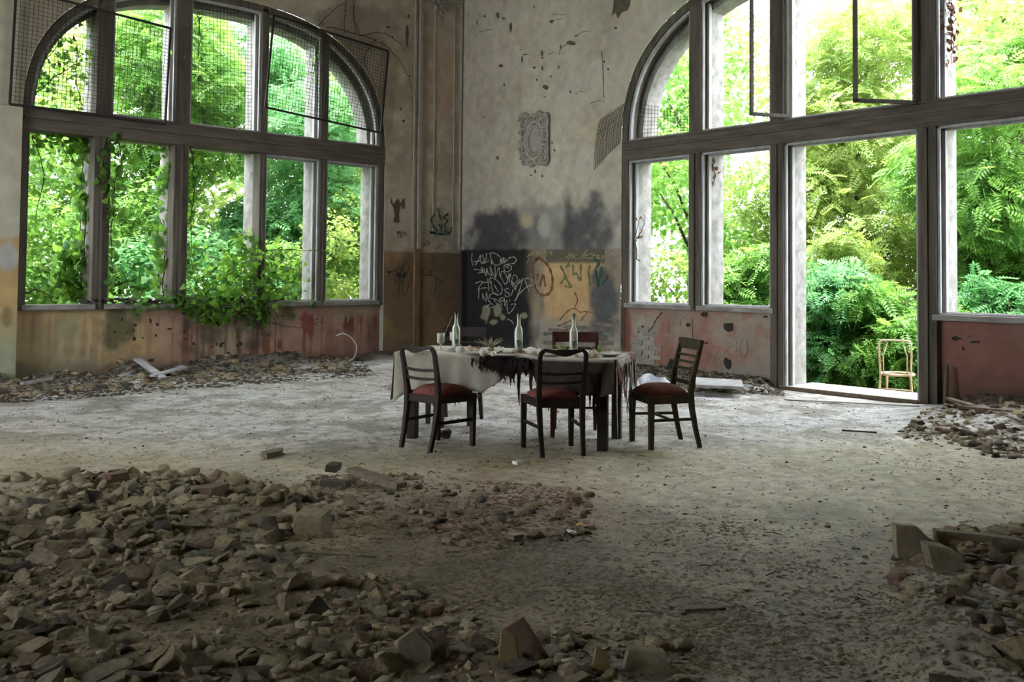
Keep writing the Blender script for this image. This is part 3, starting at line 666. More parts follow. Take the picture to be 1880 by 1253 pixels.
CR=(840,0,3.685)
strokes('plaster_crack', pR, CR, [[(975,350),(985,450),(990,660)],[(440,372),(490,365)],[(620,372),(640,358),(662,350)],[(800,245),(850,215),(900,212)],[(150,218),(200,205),(245,195)],[(820,620),(865,622)],[(650,97),(700,100),(735,95)],[(640,140),(705,128)],[(740,300),(700,330),(690,370)],[(900,700),(960,680),(1000,695)]], .008, 'hole', wall_right)
strokes('plaster_crack', pR, C7, [[(475,85),(430,140),(395,190),(360,260),(320,310)],[(240,420),(235,480)],[(160,560),(158,600)],[(238,560),(236,610)],[(325,570),(322,610)]], .014, 'holedk', ap_r, off=.105)
# exposed bricks (parts of the wall they belong to)
def bricks(par, px_poly, wallpx, off, m, axis, bl=.235, bh=.068, gap=.014, proud=.012, keep=1.0, seed=0):
    rr = random.Random(seed); pts = [wallpx(u,v,off) for u,v in px_poly]
    s = [p[0] if axis=='L' else p[1] for p in pts]; zz = [p[2] for p in pts]
    poly = list(zip(s,zz)); me_cache = {}
    def inside(x,y):
        c = False; j = len(poly)-1
        for i in range(len(poly)):
            if (poly[i][1]>y)!=(poly[j][1]>y) and x < (poly[j][0]-poly[i][0])*(y-poly[i][1])/(poly[j][1]-poly[i][1])+poly[i][0]: c = not c
            j = i
        return c
    vm = []
    for q in range(5):
        mb = MB(); w = bl-gap; d = .05
        lo = np.array((-w/2,-d,0)) if axis=='L' else np.array((-d,-w/2,0)); hi = np.array((w/2,d,bh-gap)) if axis=='L' else np.array((d,w/2,bh-gap))
        mb.box(lo,hi)
        mb.v = [tuple(np.array(p_)+np.array([rr.uniform(-.008,.008) for _ in range(3)])) for p_ in mb.v]
        me = mb.mesh('brick', MT[m]); vm.append(me)
    z = min(zz); row = 0
    while z < max(zz):
        x = min(s) + (row%2)*bl/2
        while x < max(s):
            if inside(x, z+bh/2) and rr.random() < keep:
                o = link('brick', rr.choice(vm), par); dd = .05-proud+rr.uniform(-.006,.006)
                o.location = (x, off+dd, z) if axis=='L' else (off+dd, x, z)
            x += bl
        z += bh; row += 1
bricks(ap_r, [(1172,600),(1200,595),(1205,640),(1215,680),(1200,700),(1166,700),(1168,640)], pR, .11, 'brick', 'R', seed=1)
bricks(wall_right, [(1000,602),(1060,598),(1135,585),(1138,655),(1000,655)], pR, 0.0, 'brickdk', 'R', proud=.006, seed=2, keep=.8)

# stucco cartouche and capital ornament
r = empty('wall_cartouche', tuple(pR(984,300,0)), 0, 'stucco cartouche with an oval medallion and scrollwork on the pale wall', 'wall ornament')
b0 = Vector(r.location)
q = [(960,216),(1008,209),(1008,297),(963,302)]
MB().prism([Vector(pR(u,v,0))-b0+Vector((.01,0,0)) for u,v in q], (-.04,0,0)).build('back_plate', MT['ornament'], r, bevel=.006)
for i in range(4):
    MB().tube([Vector(pR(*q[i],0))-b0+Vector((-.035,0,0)), Vector(pR(*q[(i+1)%4],0))-b0+Vector((-.035,0,0))], .026, 8).build('frame_bead', MT['ornament'], r, True)
cc = Vector(pR(984,258,0))-b0
hw = abs(pR(984,258,0)[1]-pR(972,258,0)[1]); hh = abs(pR(984,232,0)[2]-pR(984,258,0)[2])
for f,t in ((1.0,.028),(1.3,.04)):
    MB().tube([cc+Vector((-.03, hw*f*math.cos(a), hh*f*math.sin(a))) for a in np.linspace(0,2*math.pi,33)], t, 8, cap=False).build('oval_ring', MT['ornament'], r, True)
mb = MB(); mb.v = [(cc.x-.045,cc.y,cc.z)]+[(cc.x-.025,cc.y+hw*.9*math.cos(a),cc.z+hh*.9*math.sin(a)) for a in np.linspace(0,2*math.pi,25)[:-1]]
mb.f = [(0,i+1,(i+1)%24+1) for i in range(24)]; mb.build('medallion', MT['ornament'], r, True)
def scroll(c, rad, turns, ax, sgn=1, n=26):
    pts = []
    for i in range(n):
        t = i/(n-1); a = sgn*t*turns*2*math.pi; rr_ = rad*(1-.8*t); pts.append(c+ax[0]*rr_*math.cos(a)+ax[1]*rr_*math.sin(a))
    return pts
ey, ez = Vector((0,1,0)), Vector((0,0,1))
for i,(u,v,rd,sg) in enumerate(((966,222,.13,1),(980,217,.09,-1),(993,216,.10,1),(1003,222,.12,-1),(964,246,.10,1),(1003,250,.12,1),(965,272,.11,-1),(1003,276,.11,1),(969,293,.13,1),(980,297,.08,-1),(993,296,.09,1),(1003,290,.12,-1),(1004,236,.08,1),(964,258,.08,-1))):
    MB().tube(scroll(Vector(pR(u,v,0))-b0+Vector((-.04,0,0)), rd, 1.4, (ey,ez), sg), [.032-.020*k/25 for k in range(26)], 6).build('scroll', MT['ornament'], r, True)
r = empty('capital_ornament', tuple(pL(812,48,-.02)), 0, 'stucco rosette pendant under the capital of the moulded pilaster', 'wall ornament')
b0 = Vector(r.location); ex = Vector((1,0,0))
for u,v,rd,sg in ((801,3,.09,1),(812,6,.08,-1),(824,3,.09,-1),(806,14,.07,1),(818,14,.07,-1),(812,22,.06,1),(794,2,.06,-1),(834,2,.07,1),(843,3,.05,-1)):
    MB().tube(scroll(Vector(pL(u,v,-.03))-b0, rd, 1.5, (ex,ez), sg), [.016-.009*k/25 for k in range(26)], 6).build('scroll', MT['ornament'], r, True)
for k,v in enumerate((30,35,40,45)):
    MB().tube([Vector(pL(811+d,v+abs(d)*.4,-.03))-b0 for d in (-4+.5*k,-2,0,2,4-.5*k)], .014, 6).build('bead', MT['ornament'], r, True)

# ================================================================== FLOOR
def wmound(x, y):
    """height of the dirt and rubble lying on the floor"""
    x = np.asarray(x, float); y = np.asarray(y, float)
    n = fbm(x*1.6, y*1.6, 4, 31); n2 = fbm(x*6, y*6, 3, 32)
    h = .010*(n-.5) + .008*(n2-.5)
    # debris along the left and right walls
    h = h + (.03+.17*sstep(.35,.75,fbm(x*1.1,y*.5,3,33)))*np.exp(-((y+.05)/.42)**2)*(y<.2)*(x<-1.2)
    h = h + (.02+.12*sstep(.3,.7,fbm(y*1.2,x*.5,3,34)))*np.exp(-((x+.03)/.33)**2)*(y<-3.3)*(1-sstep(-6.2,-6.5,y)*sstep(-8.6,-8.35,y))
    a = pF(1850,780); h = h + .14*np.exp(-(((x-a[0])/.8)**2+((y-a[1])/.8)**2))*(.5+n)
    # left foreground spread and right foreground heap
    u, v, w = proj(np.stack([x.ravel(), y.ravel(), np.zeros(x.size)],1)); u = u.reshape(x.shape); v = v.reshape(x.shape); w = w.reshape(x.shape)
    mA = np.where(w>1, sstep(860,960,v)*sstep(760,420,u-.25*(v-900)), 0); h = h + mA*(.03*n+.05*sstep(.5,.75,n)+.03*(n2-.5))
    mB = np.where(w>1, sstep(960,1050,v)*sstep(1600,1720,u), 0); h = h + mB*(.08*n+.05*n2)
    mC = np.where(w>1, sstep(1130,1220,v)*sstep(1300,1050,u), 0); h = h + mC*(.05*n+.03*n2)
    return h
def paint_floor(P):
    x, y = P[:,0], P[:,1]; u, v, w = proj(P); ok = (w>1)
    u = np.where(ok,u,940); v = np.where(ok,v,1300)
    n1 = fbm(x*.9, y*.9, 5, 41); n2 = fbm(x*4, y*4, 5, 42); n3 = fbm(x*13, y*13, 3, 43)
    c = np.ones((len(x),3))*np.array([.54,.50,.44])
    c = mixc(c, (.60,.59,.58), .6*sstep(.45,.7,n1)); c = mixc(c, (.27,.24,.19), .85*sstep(.46,.64,fbm(x*3,y*3,6,44)))
    c = mixc(c, (.23,.20,.15), .7*sstep(.55,.7,fbm(x*9,y*9,4,45)))
    c = mixc(c, (.43,.355,.20), .75*sstep(785,850,v+60*(n1-.5)))
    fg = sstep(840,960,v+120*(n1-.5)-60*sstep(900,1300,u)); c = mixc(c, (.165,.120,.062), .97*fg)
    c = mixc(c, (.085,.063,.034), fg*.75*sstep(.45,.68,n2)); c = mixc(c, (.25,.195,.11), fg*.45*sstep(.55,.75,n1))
    c = mixc(c, (.30,.17,.12), .5*ell(u,v,960,930,190,60,n2,amp=1.2)); c = mixc(c, (.36,.26,.13), .6*ell(u,v,620,970,90,60,n2))
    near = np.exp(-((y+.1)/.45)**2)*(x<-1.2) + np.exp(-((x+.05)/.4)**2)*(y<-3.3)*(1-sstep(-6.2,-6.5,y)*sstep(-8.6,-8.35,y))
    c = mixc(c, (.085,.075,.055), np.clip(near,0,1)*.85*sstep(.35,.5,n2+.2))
    a = pF(1800,770); c = mixc(c, (.16,.14,.11), .8*np.exp(-(((x-a[0])/.9)**2+((y-a[1])/.9)**2)))
    c *= (.75+.5*n3)[:,None]
    return c
xs = np.concatenate([np.linspace(-17.2,-11.2,13)[:-1], np.arange(-11.2,.14,.035)]); ys = np.concatenate([np.linspace(-20.2,-12.9,16)[:-1], np.arange(-12.9,.14,.035)])
X, Y = np.meshgrid(xs, ys, indexing='ij'); Z = wmound(X, Y)
i, j = np.meshgrid(np.arange(len(xs)-1), np.arange(len(ys)-1), indexing='ij'); a = (i*len(ys)+j).ravel(); k = len(ys)
V = np.stack([X.ravel(), Y.ravel(), Z.ravel()],1)
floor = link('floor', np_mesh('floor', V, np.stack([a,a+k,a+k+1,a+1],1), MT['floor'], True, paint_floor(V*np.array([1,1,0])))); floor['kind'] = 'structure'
def fz(x, y): return float(wmound(np.array([x]), np.array([y]))[0])

# ================================================================== TABLE
TD = Vector((.515,-.857,0)); TPp = Vector((.857,.515,0))     # along, across (away from camera)
TC = Vector((-5.02,-7.09,0)); TA = math.atan2(TD.y, TD.x)
table = empty('dining_table', TC, TA, 'long wooden dining table under the torn tablecloth', 'table')
# local frame: x along (towards the single end chair), y across (away from camera)
TZ = .735
MB().box((-.93,-.40,TZ-.03),(.93,.40,TZ-.003)).build('tabletop', MT['darkwood'], table, bevel=.004)
for sx in (-1,1):
    for sy in (-1,1):
        MB().box((sx*.83-.04,sy*.30-.04,0),(sx*.83+.04,sy*.30+.04,TZ-.03)).build('leg', MT['darkwood'], table, bevel=.004)
for sy in (-1,1): MB().box((-.79,sy*.33-.012,TZ-.13),(.79,sy*.33+.012,TZ-.03)).build('apron', MT['darkwood'], table)
for sx in (-1,1): MB().box((sx*.86-.012,-.27,TZ-.13),(sx*.86+.012,.27,TZ-.03)).build('apron', MT['darkwood'], table)
def tloc(p):          # world -> table local
    d = Vector(p)-TC; return d.dot(TD), d.dot(TPp)
# cloth ------------------------------------------------------------
HX, HY = .95, .415
def cloth_patch(edge_pts, drop, rows, out, cols):
    """hanging sheet below a list of edge points; drop(i), out direction"""
    V = []; Fq = []
    for i,(p,dr) in enumerate(zip(edge_pts,drop)):
        for r_ in range(rows+1):
            t = r_/rows; w = .012*math.sin(i*.55)*t + .010*math.sin(i*.21+1)*t
            V.append(Vector(p)+Vector((0,0,-dr*t)) + Vector(out)*(.012+w+.02*t*t))
    for i in range(len(edge_pts)-1):
        for r_ in range(rows):
            a = i*(rows+1)+r_; Fq.append((a,a+1,a+rows+2,a+rows+1))
    return V, Fq
V = []; Fq = []
nx, ny = 64, 20
for i in range(nx+1):
    for j in range(ny+1):
        x = -HX+2*HX*i/nx; y = -HY+2*HY*j/ny
        V.append(Vector((x,y,TZ+.004+.006*float(fbm(np.array(x*7),np.array(y*7),3,51)))))
for i in range(nx):
    for j in range(ny):
        a = i*(ny+1)+j; Fq.append((a,a+ny+1,a+ny+2,a+1))
def add(patch):
    global V, Fq
    n = len(V); V += patch[0]; Fq += [tuple(q+n for q in f) for f in patch[1]]
nf = 120; ex_ = [(-HX+2*HX*i/nf) for i in range(nf+1)]
def fdrop(x):
    n = float(fbm(np.array(x*9.),np.array(.3),3,52))-.5; n2 = float(fbm(np.array(x*40.),np.array(.7),2,53))-.5
    if x < -.80: return .31+(-.80-x)*.75
    if x < -.15: return .31-.015*math.sin((x+.8)*4)+.01*n
    if x < .10: return .31-(x+.15)/.25*.18+.03*n2
    if x < .27: return max(.05,.12+.10*n+.16*n2)
    if x < .34: return .13+(x-.27)*2.2
    return .285+.05*n+.02*n2
add(cloth_patch([(x,-HY,TZ+.006) for x in ex_], [fdrop(x) for x in ex_], 10, (0,-1,0), nf))
add(cloth_patch([(x,HY,TZ+.006) for x in ex_], [.20+.08*math.sin(x*5) for x in ex_], 6, (0,1,0), nf))
ey_ = [(-HY+2*HY*i/40) for i in range(41)]
add(cloth_patch([(-HX,y,TZ+.006) for y in ey_], [.42-.10*(i/40) for i in range(41)], 10, (-1,0,0), 40))
add(cloth_patch([(HX,y,TZ+.006) for y in ey_], [max(.07,.22+.35*(float(fbm(np.array(y*22.),np.array(.1),2,54))-.45)) for y in ey_], 8, (1,0,0), 40))
Va = np.array([tuple(v) for v in V]); n1 = fbm(Va[:,0]*5, Va[:,1]*5+Va[:,2]*4, 4, 55)
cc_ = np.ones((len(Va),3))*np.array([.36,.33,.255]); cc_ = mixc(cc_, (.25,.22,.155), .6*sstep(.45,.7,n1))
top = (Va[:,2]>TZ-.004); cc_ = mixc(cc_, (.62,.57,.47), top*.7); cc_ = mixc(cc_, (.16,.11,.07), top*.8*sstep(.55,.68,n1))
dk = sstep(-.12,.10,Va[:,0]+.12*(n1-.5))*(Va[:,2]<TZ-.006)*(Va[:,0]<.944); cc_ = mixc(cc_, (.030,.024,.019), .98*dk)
en = (Va[:,0]>.945)*1.0; cc_ = mixc(cc_, (.46,.39,.33), en*.8); cc_ = mixc(cc_, (.20,.12,.10), en*sstep(.48,.62,n1))
br = np.exp(-((Va[:,0]-.02)/.16)**2)*(Va[:,1]<-HY+.03)*sstep(TZ-.16,TZ-.05,Va[:,2]); cc_ = mixc(cc_, (.02,.016,.013), np.clip(br*1.3,0,1)*.95)
cl = link('tablecloth', np_mesh('tablecloth', Va, np.array(Fq), MT['cloth'], True, cc_)); cl.location = TC; cl.rotation_euler = (0,0,TA)
tag(cl, 'long soiled tablecloth, cream on one half and sooty brown where it is torn', 'tablecloth')
m_ = cl.modifiers.new('thick','SOLIDIFY'); m_.thickness = .003
# charred fringe hanging at the burn hole
mb = MB(); rr = random.Random(4)
for q in range(170):
    x = rr.gauss(.03,.12); 
    if not -.24 < x < .24: continue
    ln = rr.uniform(.03,.10)+.13*math.exp(-((x-.08)/.07)**2)*rr.random(); y = -HY-.03-rr.random()*.02; z = TZ-rr.uniform(-.005,.05)
    p = [Vector((x,y,z)), Vector((x+rr.uniform(-.02,.02),y-.012,z-ln*.5)), Vector((x+rr.uniform(-.03,.03),y-.004,z-ln))]
    mb.sweep(p, [.02*rr.uniform(.5,1.3),.014,.002], .002, side=(1,0,0))
mb.build('charred_fringe', MT['char'], cl)['label'] = 'black burnt fringe of cloth'
# ragged strips dangling at the table's end
for q in range(16):
    y = rr.uniform(-.42,.40); x = HX+.02+rr.random()*.02; z = TZ-.05; ln = rr.uniform(.2,.45)
    if y < -.25: ln = rr.uniform(.4,.62)
    p = [Vector((x,y,z-ln*t)) + Vector((rr.uniform(-.008,.008),rr.uniform(-.012,.012),0)) for t in (0,.3,.55,.8,1)]
    MB().sweep(p, [.05,.04,.028,.02,.005], .003, side=(0,1,0)).build('ragged_strip', MT['rag'] if rr.random()<.6 else MT['char'], cl)
for q in range(7):
    x = rr.choice((rr.uniform(.1,.42),rr.uniform(.70,.93))); ln = rr.uniform(.15,.4)
    p = [Vector((x+rr.uniform(-.01,.01),-HY-.015,TZ-.1-ln*t)) for t in (0,.35,.7,1)]
    MB().sweep(p, [.04,.025,.018,.004], .003, side=(1,0,0)).build('ragged_strip', MT['char'], cl)

# ================================================================== CHAIRS (local: +y = front)
def sw(name, pts, w, d, m, par, side=(1,0,0), bevel=.003, smooth=False):
    return MB().sweep(pts, w, d, side).build(name, MT[m], par, bevel=bevel, smooth=smooth)
def cushion(par, wf, wr, y0, y1, z0, h, m):
    V = []; Fq = []; n = 14
    for i in range(n+1):
        for j in range(n+1):
            t = j/n; s = i/n*2-1; y = y0+(y1-y0)*t; w = wr+(wf-wr)*t
            e = (1-abs(s)**3.2)*(1-abs(2*t-1)**3.2); V.append((s*w/2, y, z0+h*max(e,0)**.55))
    for i in range(n):
        for j in range(n): a = i*(n+1)+j; Fq.append((a,a+n+1,a+n+2,a+1))
    me = np_mesh('cushion', V, Fq, MT[m], True); o = link('cushion', me, par)
    sd_ = o.modifiers.new('thick','SOLIDIFY'); sd_.thickness = .012; sd_.offset = -1
    return o
def rail_ring(par, wf, wr, y0, y1, z0, z1, m):
    for s in (-1,1):
        MB().sweep([(s*wr/2*.96,y0,(z0+z1)/2),(s*wf/2*.96,y1,(z0+z1)/2)], .022, z1-z0, side=(1,0,0)).build('seat_rail', MT[m], par, bevel=.003)
    MB().box((-wf/2+.02,y1-.022,z0),(wf/2-.02,y1,z1)).build('seat_rail', MT[m], par, bevel=.003)
    MB().box((-wr/2+.02,y0,z0),(wr/2-.02,y0+.022,z1)).build('seat_rail', MT[m], par, bevel=.003)
def chairA(loc, rz, label, wood, cush, H=.83):
    r = empty('dining_chair', loc, rz, label, 'chair', 'dining chairs round the table')
    wf, wr, y0, y1, zs = .45, .36, -.20, .21, .435
    for s in (-1,1):
        sw('leg', [(s*(wf/2-.022),y1-.022,0),(s*(wf/2-.022),y1-.022,zs)], [.036,.046], [.036,.046], wood, r)
        # rear leg sweeps up into the back post with a rounded shoulder
        pts = [(s*.165,-.265,0),(s*.17,-.225,.16),(s*.175,-.195,.34),(s*.178,-.19,.46),(s*.183,-.215,.62),(s*.188,-.245,H-.07),(s*.182,-.255,H-.03),(s*.160,-.26,H-.006)]
        sw('leg', pts, [.030,.034,.040,.042,.036,.032,.032,.030], [.034,.036,.042,.042,.034,.030,.028,.026], wood, r)
    # top rail: yoke, deeper in the middle
    k = 15; pts = []; hts = []
    for i in range(k):
        s = i/(k-1)*2-1; pts.append((s*.165, -.26-.03*(1-s*s), H-.004-.020*(1-s*s)**2)); hts.append(.026+.030*math.exp(-(s/.45)**2))
    sw('top_rail', pts, .024, hts, wood, r, side=(0,1,0), smooth=False)
    for z in (.645,.575):
        yb = -.19-.055*((z-.46)/.37)
        sw('back_slat', [(s*.178, yb-.022*(1-s*s), z-.008*(1-s*s)) for s in np.linspace(-1,1,9)], .014, .024, wood, r, side=(0,1,0))
    rail_ring(r, wf, wr, y0, y1, zs-.062, zs, wood)
    cushion(r, wf-.05, wr-.02, y0+.03, y1-.02, zs, .075, cush)
    for s in (-1,1): sw('stretcher', [(s*.172,-.215,.22),(s*(wf/2-.022),y1-.022,.22)], .018, .026, wood, r)
    rr = random.Random(int(rz*100))
    for q in range(6):
        x = rr.uniform(-.15,.2); y = rr.uniform(-.1,y1-.03); ln = rr.uniform(.02,.06)
        MB().sweep([(x,y,zs-.06),(x+.004,y,zs-.06-ln*.6),(x+rr.uniform(-.01,.01),y,zs-.06-ln)], [.012,.008,.002], .002).build('torn_webbing', MT['char'], r)
    return r
def chairB(loc, rz, label, wood, cush, H=.885):
    r = empty('dining_chair', loc, rz, label, 'chair', 'dining chairs round the table')
    wf, wr, y0, y1, zs = .46, .385, -.19, .21, .43
    for s in (-1,1):
        sw('leg', [(s*(wf/2-.024),y1-.024,0),(s*(wf/2-.024),y1-.024,zs)], [.038,.048], [.038,.048], wood, r)
        pts = [(s*.185,-.255,0),(s*.183,-.22,.14),(s*.180,-.185,.32),(s*.180,-.175,.45),(s*.186,-.195,.60),(s*.195,-.235,.76),(s*.20,-.27,H)]
        sw('leg', pts, [.030,.034,.038,.040,.036,.032,.026], [.034,.036,.042,.044,.038,.034,.024], wood, r)
    def back(y): return -.175-.095*max(0,(y-.45)/.435)**1.25
    def slat(nm, z, h, t, bow=.02):
        sw(nm, [(s*.195, back(z)-bow*(1-s*s)+.004, z) for s in np.linspace(-1,1,9)], t, h, wood, r, side=(0,1,0))
    sw('top_rail', [(s*.212, back(H-.05)-.028*(1-s*s)+.006, H-.045) for s in np.linspace(-1,1,11)], .02, .092, wood, r, side=(0,1,0))
    for z in (.745,.69,.635): slat('back_slat', z, .022, .014)
    slat('lower_rail', .525, .034, .016)
    rail_ring(r, wf, wr, y0, y1, zs-.062, zs, wood)
    cushion(r, wf-.04, wr-.02, y0+.02, y1-.015, zs, .085, cush)
    for s in (-1,1): sw('stretcher', [(s*.178,-.205,.235),(s*(wf/2-.024),y1-.024,.235)], .018, .024, wood, r)
    sw('stretcher', [(-.19,0,.235),(.19,0,.235)], .016, .02, wood, r, side=(0,1,0))
    return r
def face(fx, fy): return math.atan2(fy, fx)-math.pi/2
c1 = chairA((-5.75,-6.965,0), face(.4,.055), 'dark wooden chair with bright red cushion at the cream half of the tablecloth', 'chairwood', 'cushion')
c3 = chairA((-5.165,-7.715,0), face(.183,.343), 'dark round-shouldered chair with dull red cushion pushed against the torn half of the tablecloth', 'darkwood', 'cushion')
cR = chairB((-4.265,-8.09,0), face(-.38,.196), 'mossy brown slatted chair with domed brown cushion at the table end facing the windowless side', 'chairgreen', 'cushion2')
cR['label'] = 'mossy brown chair with slatted back and domed brown cushion standing alone at the table end'
c4 = chairB((-4.86,-6.05,0), face(-.845,-.534), 'dark chair with flat top rail behind the table by the goblets', 'darkwood', 'cushion2', .89)
c5 = chairB((-4.46,-7.27,0), face(-.69,-.72), 'red-brown chair with flat top rail behind the table by the green air plants', 'chairred', 'cushion2', .89)

# ================================================================== THINGS ON THE TABLE
def on_table(u, v): p = pF(u, v, TZ+.012); return Vector(p)
def bottle(u, v, htop, label, fill):
    p = on_table(u, v); h = .335
    r = empty('wine_bottle', p, 0, label, 'bottle', 'bottles on the table')
    s = htop
    prof = [(.0,.004),(.032,.0),(.036,.006),(.036,.17*s/.33),(.034,.19*s/.33),(.024,.215*s/.33),(.0155,.235*s/.33),(.0145,.30*s/.33),(.0165,.302*s/.33),(.0165,.325*s/.33),(.013,s),(.011,s),(.012,.30*s/.33),(.0125,.236*s/.33),(.031,.188*s/.33),(.033,.17*s/.33),(.033,.01),(.0,.012)]
    MB().lathe(prof, 20).build('glass_body', MT['glass'], r, True)
    MB().lathe([(0,.013),(.0325,.013),(.0325,fill),(0,fill)], 20).build('dregs', MT['liquid'], r, True)
    MB().lathe([(0,s-.045),(.0115,s-.045),(.012,s+.004),(0,s+.005)], 12).build('stopper', MT['char'], r, True)
    return r
bottle(837,641,.325,'clear glass bottle with dark dregs beside the two goblets',.085)
bottle(952,646,.33,'clear glass bottle with dark dregs behind the charred hole in the cloth',.10)
bottle(1053,648,.33,'clear glass bottle with dark green dregs between the two green air plants',.105)
def goblet(u, v, h, label):
    r = empty('goblet', on_table(u, v), 0, label, 'goblet', 'goblets on the table')
    MB().lathe([(.0,.0),(.033,.001),(.030,.006),(.008,.014),(.0065,.03),(.0065,h*.42),(.010,h*.45)], 16).build('stem', MT['frost'], r, True)
    MB().lathe([(.008,h*.44),(.024,h*.48),(.031,h*.56),(.032,h*.75),(.0325,h),(.0300,h),(.0295,h*.75),(.028,h*.57),(.02,h*.5),(0,h*.475)], 18).build('bowl', MT['frost'], r, True)
    MB().lathe([(0,h*.5),(.026,h*.53),(.0285,h*.62),(.0285,h*.64),(0,h*.645)], 16).build('residue', MT['beigegourd'], r, True)
    return r
goblet(809,648,.165,'tall frosted goblet with a thin stick in it nearest the corner of the cloth')
goblet(832,640,.145,'frosted goblet half hidden behind a clear bottle')
p0 = Vector(pF(809,648,TZ+.01))+Vector((0,0,.08)); p1 = Vector(p0)+Vector((.02,-.03,0))
st = empty('thin_stick', p0, 0, 'thin pale stick leaning out of the tall goblet', 'stick')
dv = (Vector(pF(836,576,p0.z+.26))-p0); dv = Vector((TD.x*.095+TPp.x*.02, TD.y*.095+TPp.y*.02, .235))
MB().tube([(0,0,0),dv*.5,dv], .0022, 6).build('stick_shaft', MT['dryplant'], st)
def lump(name, u, v, rx, rz, label, m='white', ribs=0, cat='gourd', flat=1.0, group='pale gourds and lumps on the tablecloth', stem=True):
    r = empty(name, on_table(u, v), random.random()*6, label, cat, group)
    prof = []; mb = MB(); n = 24; k = 10
    for i in range(k+1):
        a = math.pi*i/k
        for j in range(n):
            t = 2*math.pi*j/n; q = 1+(.06*math.cos(ribs*t) if ribs else .05*math.sin(3*t+i))
            s = math.sin(a)**.8; mb.v.append((rx*s*q*math.cos(t), rx*flat*s*q*math.sin(t), rz*(1-math.cos(a))/2*(1 if not ribs else (1-.10*math.exp(-((a-math.pi)/.5)**2)))))
    for i in range(k):
        for j in range(n):
            a = i*n+j; b = i*n+(j+1)%n; mb.f.append((a,b,b+n,a+n))
    mb.build('body', MT[m], r, True)
    if stem: MB().tube([(0,0,rz*.86),(.002,0,rz*.98),(.006,.003,rz*1.08)], [.006,.005,.004], 6).build('stem', MT['dryplant'], r)
    return r
lump('white_gourd', 846,650,.045,.070,'round ribbed white gourd in front of the bottle by the goblets', ribs=9)
lump('beige_gourd', 862,647,.026,.056,'small upright beige gourd next to the round white gourd','beigegourd', ribs=0)
lump('white_gourd', 888,655,.046,.066,'blocky white gourd beside the dried spiky plant', flat=.7)
lump('white_gourd', 975,651,.055,.060,'wide white gourd lying behind the charred hole beside the middle bottle', flat=.75)
lump('white_gourd', 990,652,.016,.055,'tiny pointed white gourd standing near the middle bottle', stem=False)
lump('white_gourd', 1074,655,.042,.055,'rounded white gourd in front of the bottle between the air plants')
lump('beige_gourd', 1090,656,.027,.055,'round beige gourd beside the rounded white gourd','beigegourd')
lump('white_gourd', 905,655,.026,.045,'little white gourd at the foot of the dried spiky plant', stem=False)
def spiky(name, u, v, n, L_, m, label, droop=.4, base=.02):
    r = empty(name, on_table(u, v), 0, label, 'plant'); rr = random.Random(u)
    MB().lathe([(0,0),(base,.004),(base*1.1,base*.8),(0,base*1.4)], 10).build('base', MT['dryplant'], r, True)
    for i in range(n):
        a = 2*math.pi*i/n*2.4+rr.random(); e = rr.uniform(.75,1.45); l = L_*rr.uniform(.6,1.1)
        d = Vector((math.cos(a)*math.cos(e),math.sin(a)*math.cos(e),math.sin(e))); up = Vector((0,0,1))
        pts = [Vector((0,0,base*.6)) + d*l*t + Vector((math.cos(a),math.sin(a),-.5))*droop*l*t*t*rr.uniform(.3,.7) for t in (0,.25,.5,.75,1)]
        pts = [Vector((p.x,p.y,max(p.z,.002))) for p in pts]
        MB().sweep(pts, [.010,.013,.010,.006,.001], .002, side=(-math.sin(a),math.cos(a),0)).build('leaf', MT[m], r)
    return r
spiky('air_plant',1030,653,22,.10,'airplant','spiky green air plant beside the dark chair back rail end')['label'] = 'spiky green air plant with long leaves next to the end of a chair rail'
spiky('air_plant',1100,652,20,.09,'airplant','smaller spiky green air plant near the table end')
spiky('dried_plant',902,645,34,.13,'dryplant','dried spiky straw-coloured plant with curled tips', droop=.7, base=.03)
# plates, shells, leaves and scraps
def plate(u, v, r0, label):
    o = MB().lathe([(0,.004),(r0*.55,.003),(r0*.62,.006),(r0,.020),(r0,.023),(r0*.6,.010),(0,.008)], 28).build('plate', MT['plate'], None, True)
    o.location = on_table(u,v); tag(o, label, 'plate'); return o
plate(868,652,.11,'shallow old plate under the beige gourd'); plate(1010,654,.11,'chipped plate with scraps at the torn half of the cloth'); plate(1120,654,.10,'shallow plate near the table end')
rr = random.Random(12); lv = []
for q in range(3):
    mb = MB(); k = 7
    mb.v = [(.028*math.cos(2*math.pi*i/k)*rr.uniform(.7,1.2), .018*math.sin(2*math.pi*i/k)*rr.uniform(.7,1.2), .006*rr.random()) for i in range(k)]+[(0,0,.012)]
    mb.f = [(i,(i+1)%k,k) for i in range(k)]; lv.append(mb)
ms = {}
for q in range(46):
    x = rr.uniform(-.88,.90); y = rr.uniform(-.38,.36); key = (rr.randrange(3), rr.choice(('dryleaf','dryleaf','white','darkrub','dryplant')))
    if key not in ms: ms[key] = lv[key[0]].mesh('scrap', MT[key[1]])
    o = link('dry_scrap', ms[key]); w = TC+TD*x+TPp*y; o.location = (w.x,w.y,TZ+.013); o.rotation_euler = (rr.uniform(-.2,.2),rr.uniform(-.2,.2),rr.random()*6); s = rr.uniform(.6,1.5); o.scale = (s,s,s*1.4)
    lab = {'dryleaf':'curled brown dry leaf lying on the tablecloth','white':'crumpled white shell-like flake on the tablecloth','darkrub':'dark crumb of debris on the tablecloth','dryplant':'straw-coloured dry petal on the tablecloth'}[key[1]]
    tag(o, lab, 'leaf' if 'leaf' in lab else 'scrap', 'scraps strewn on the table')

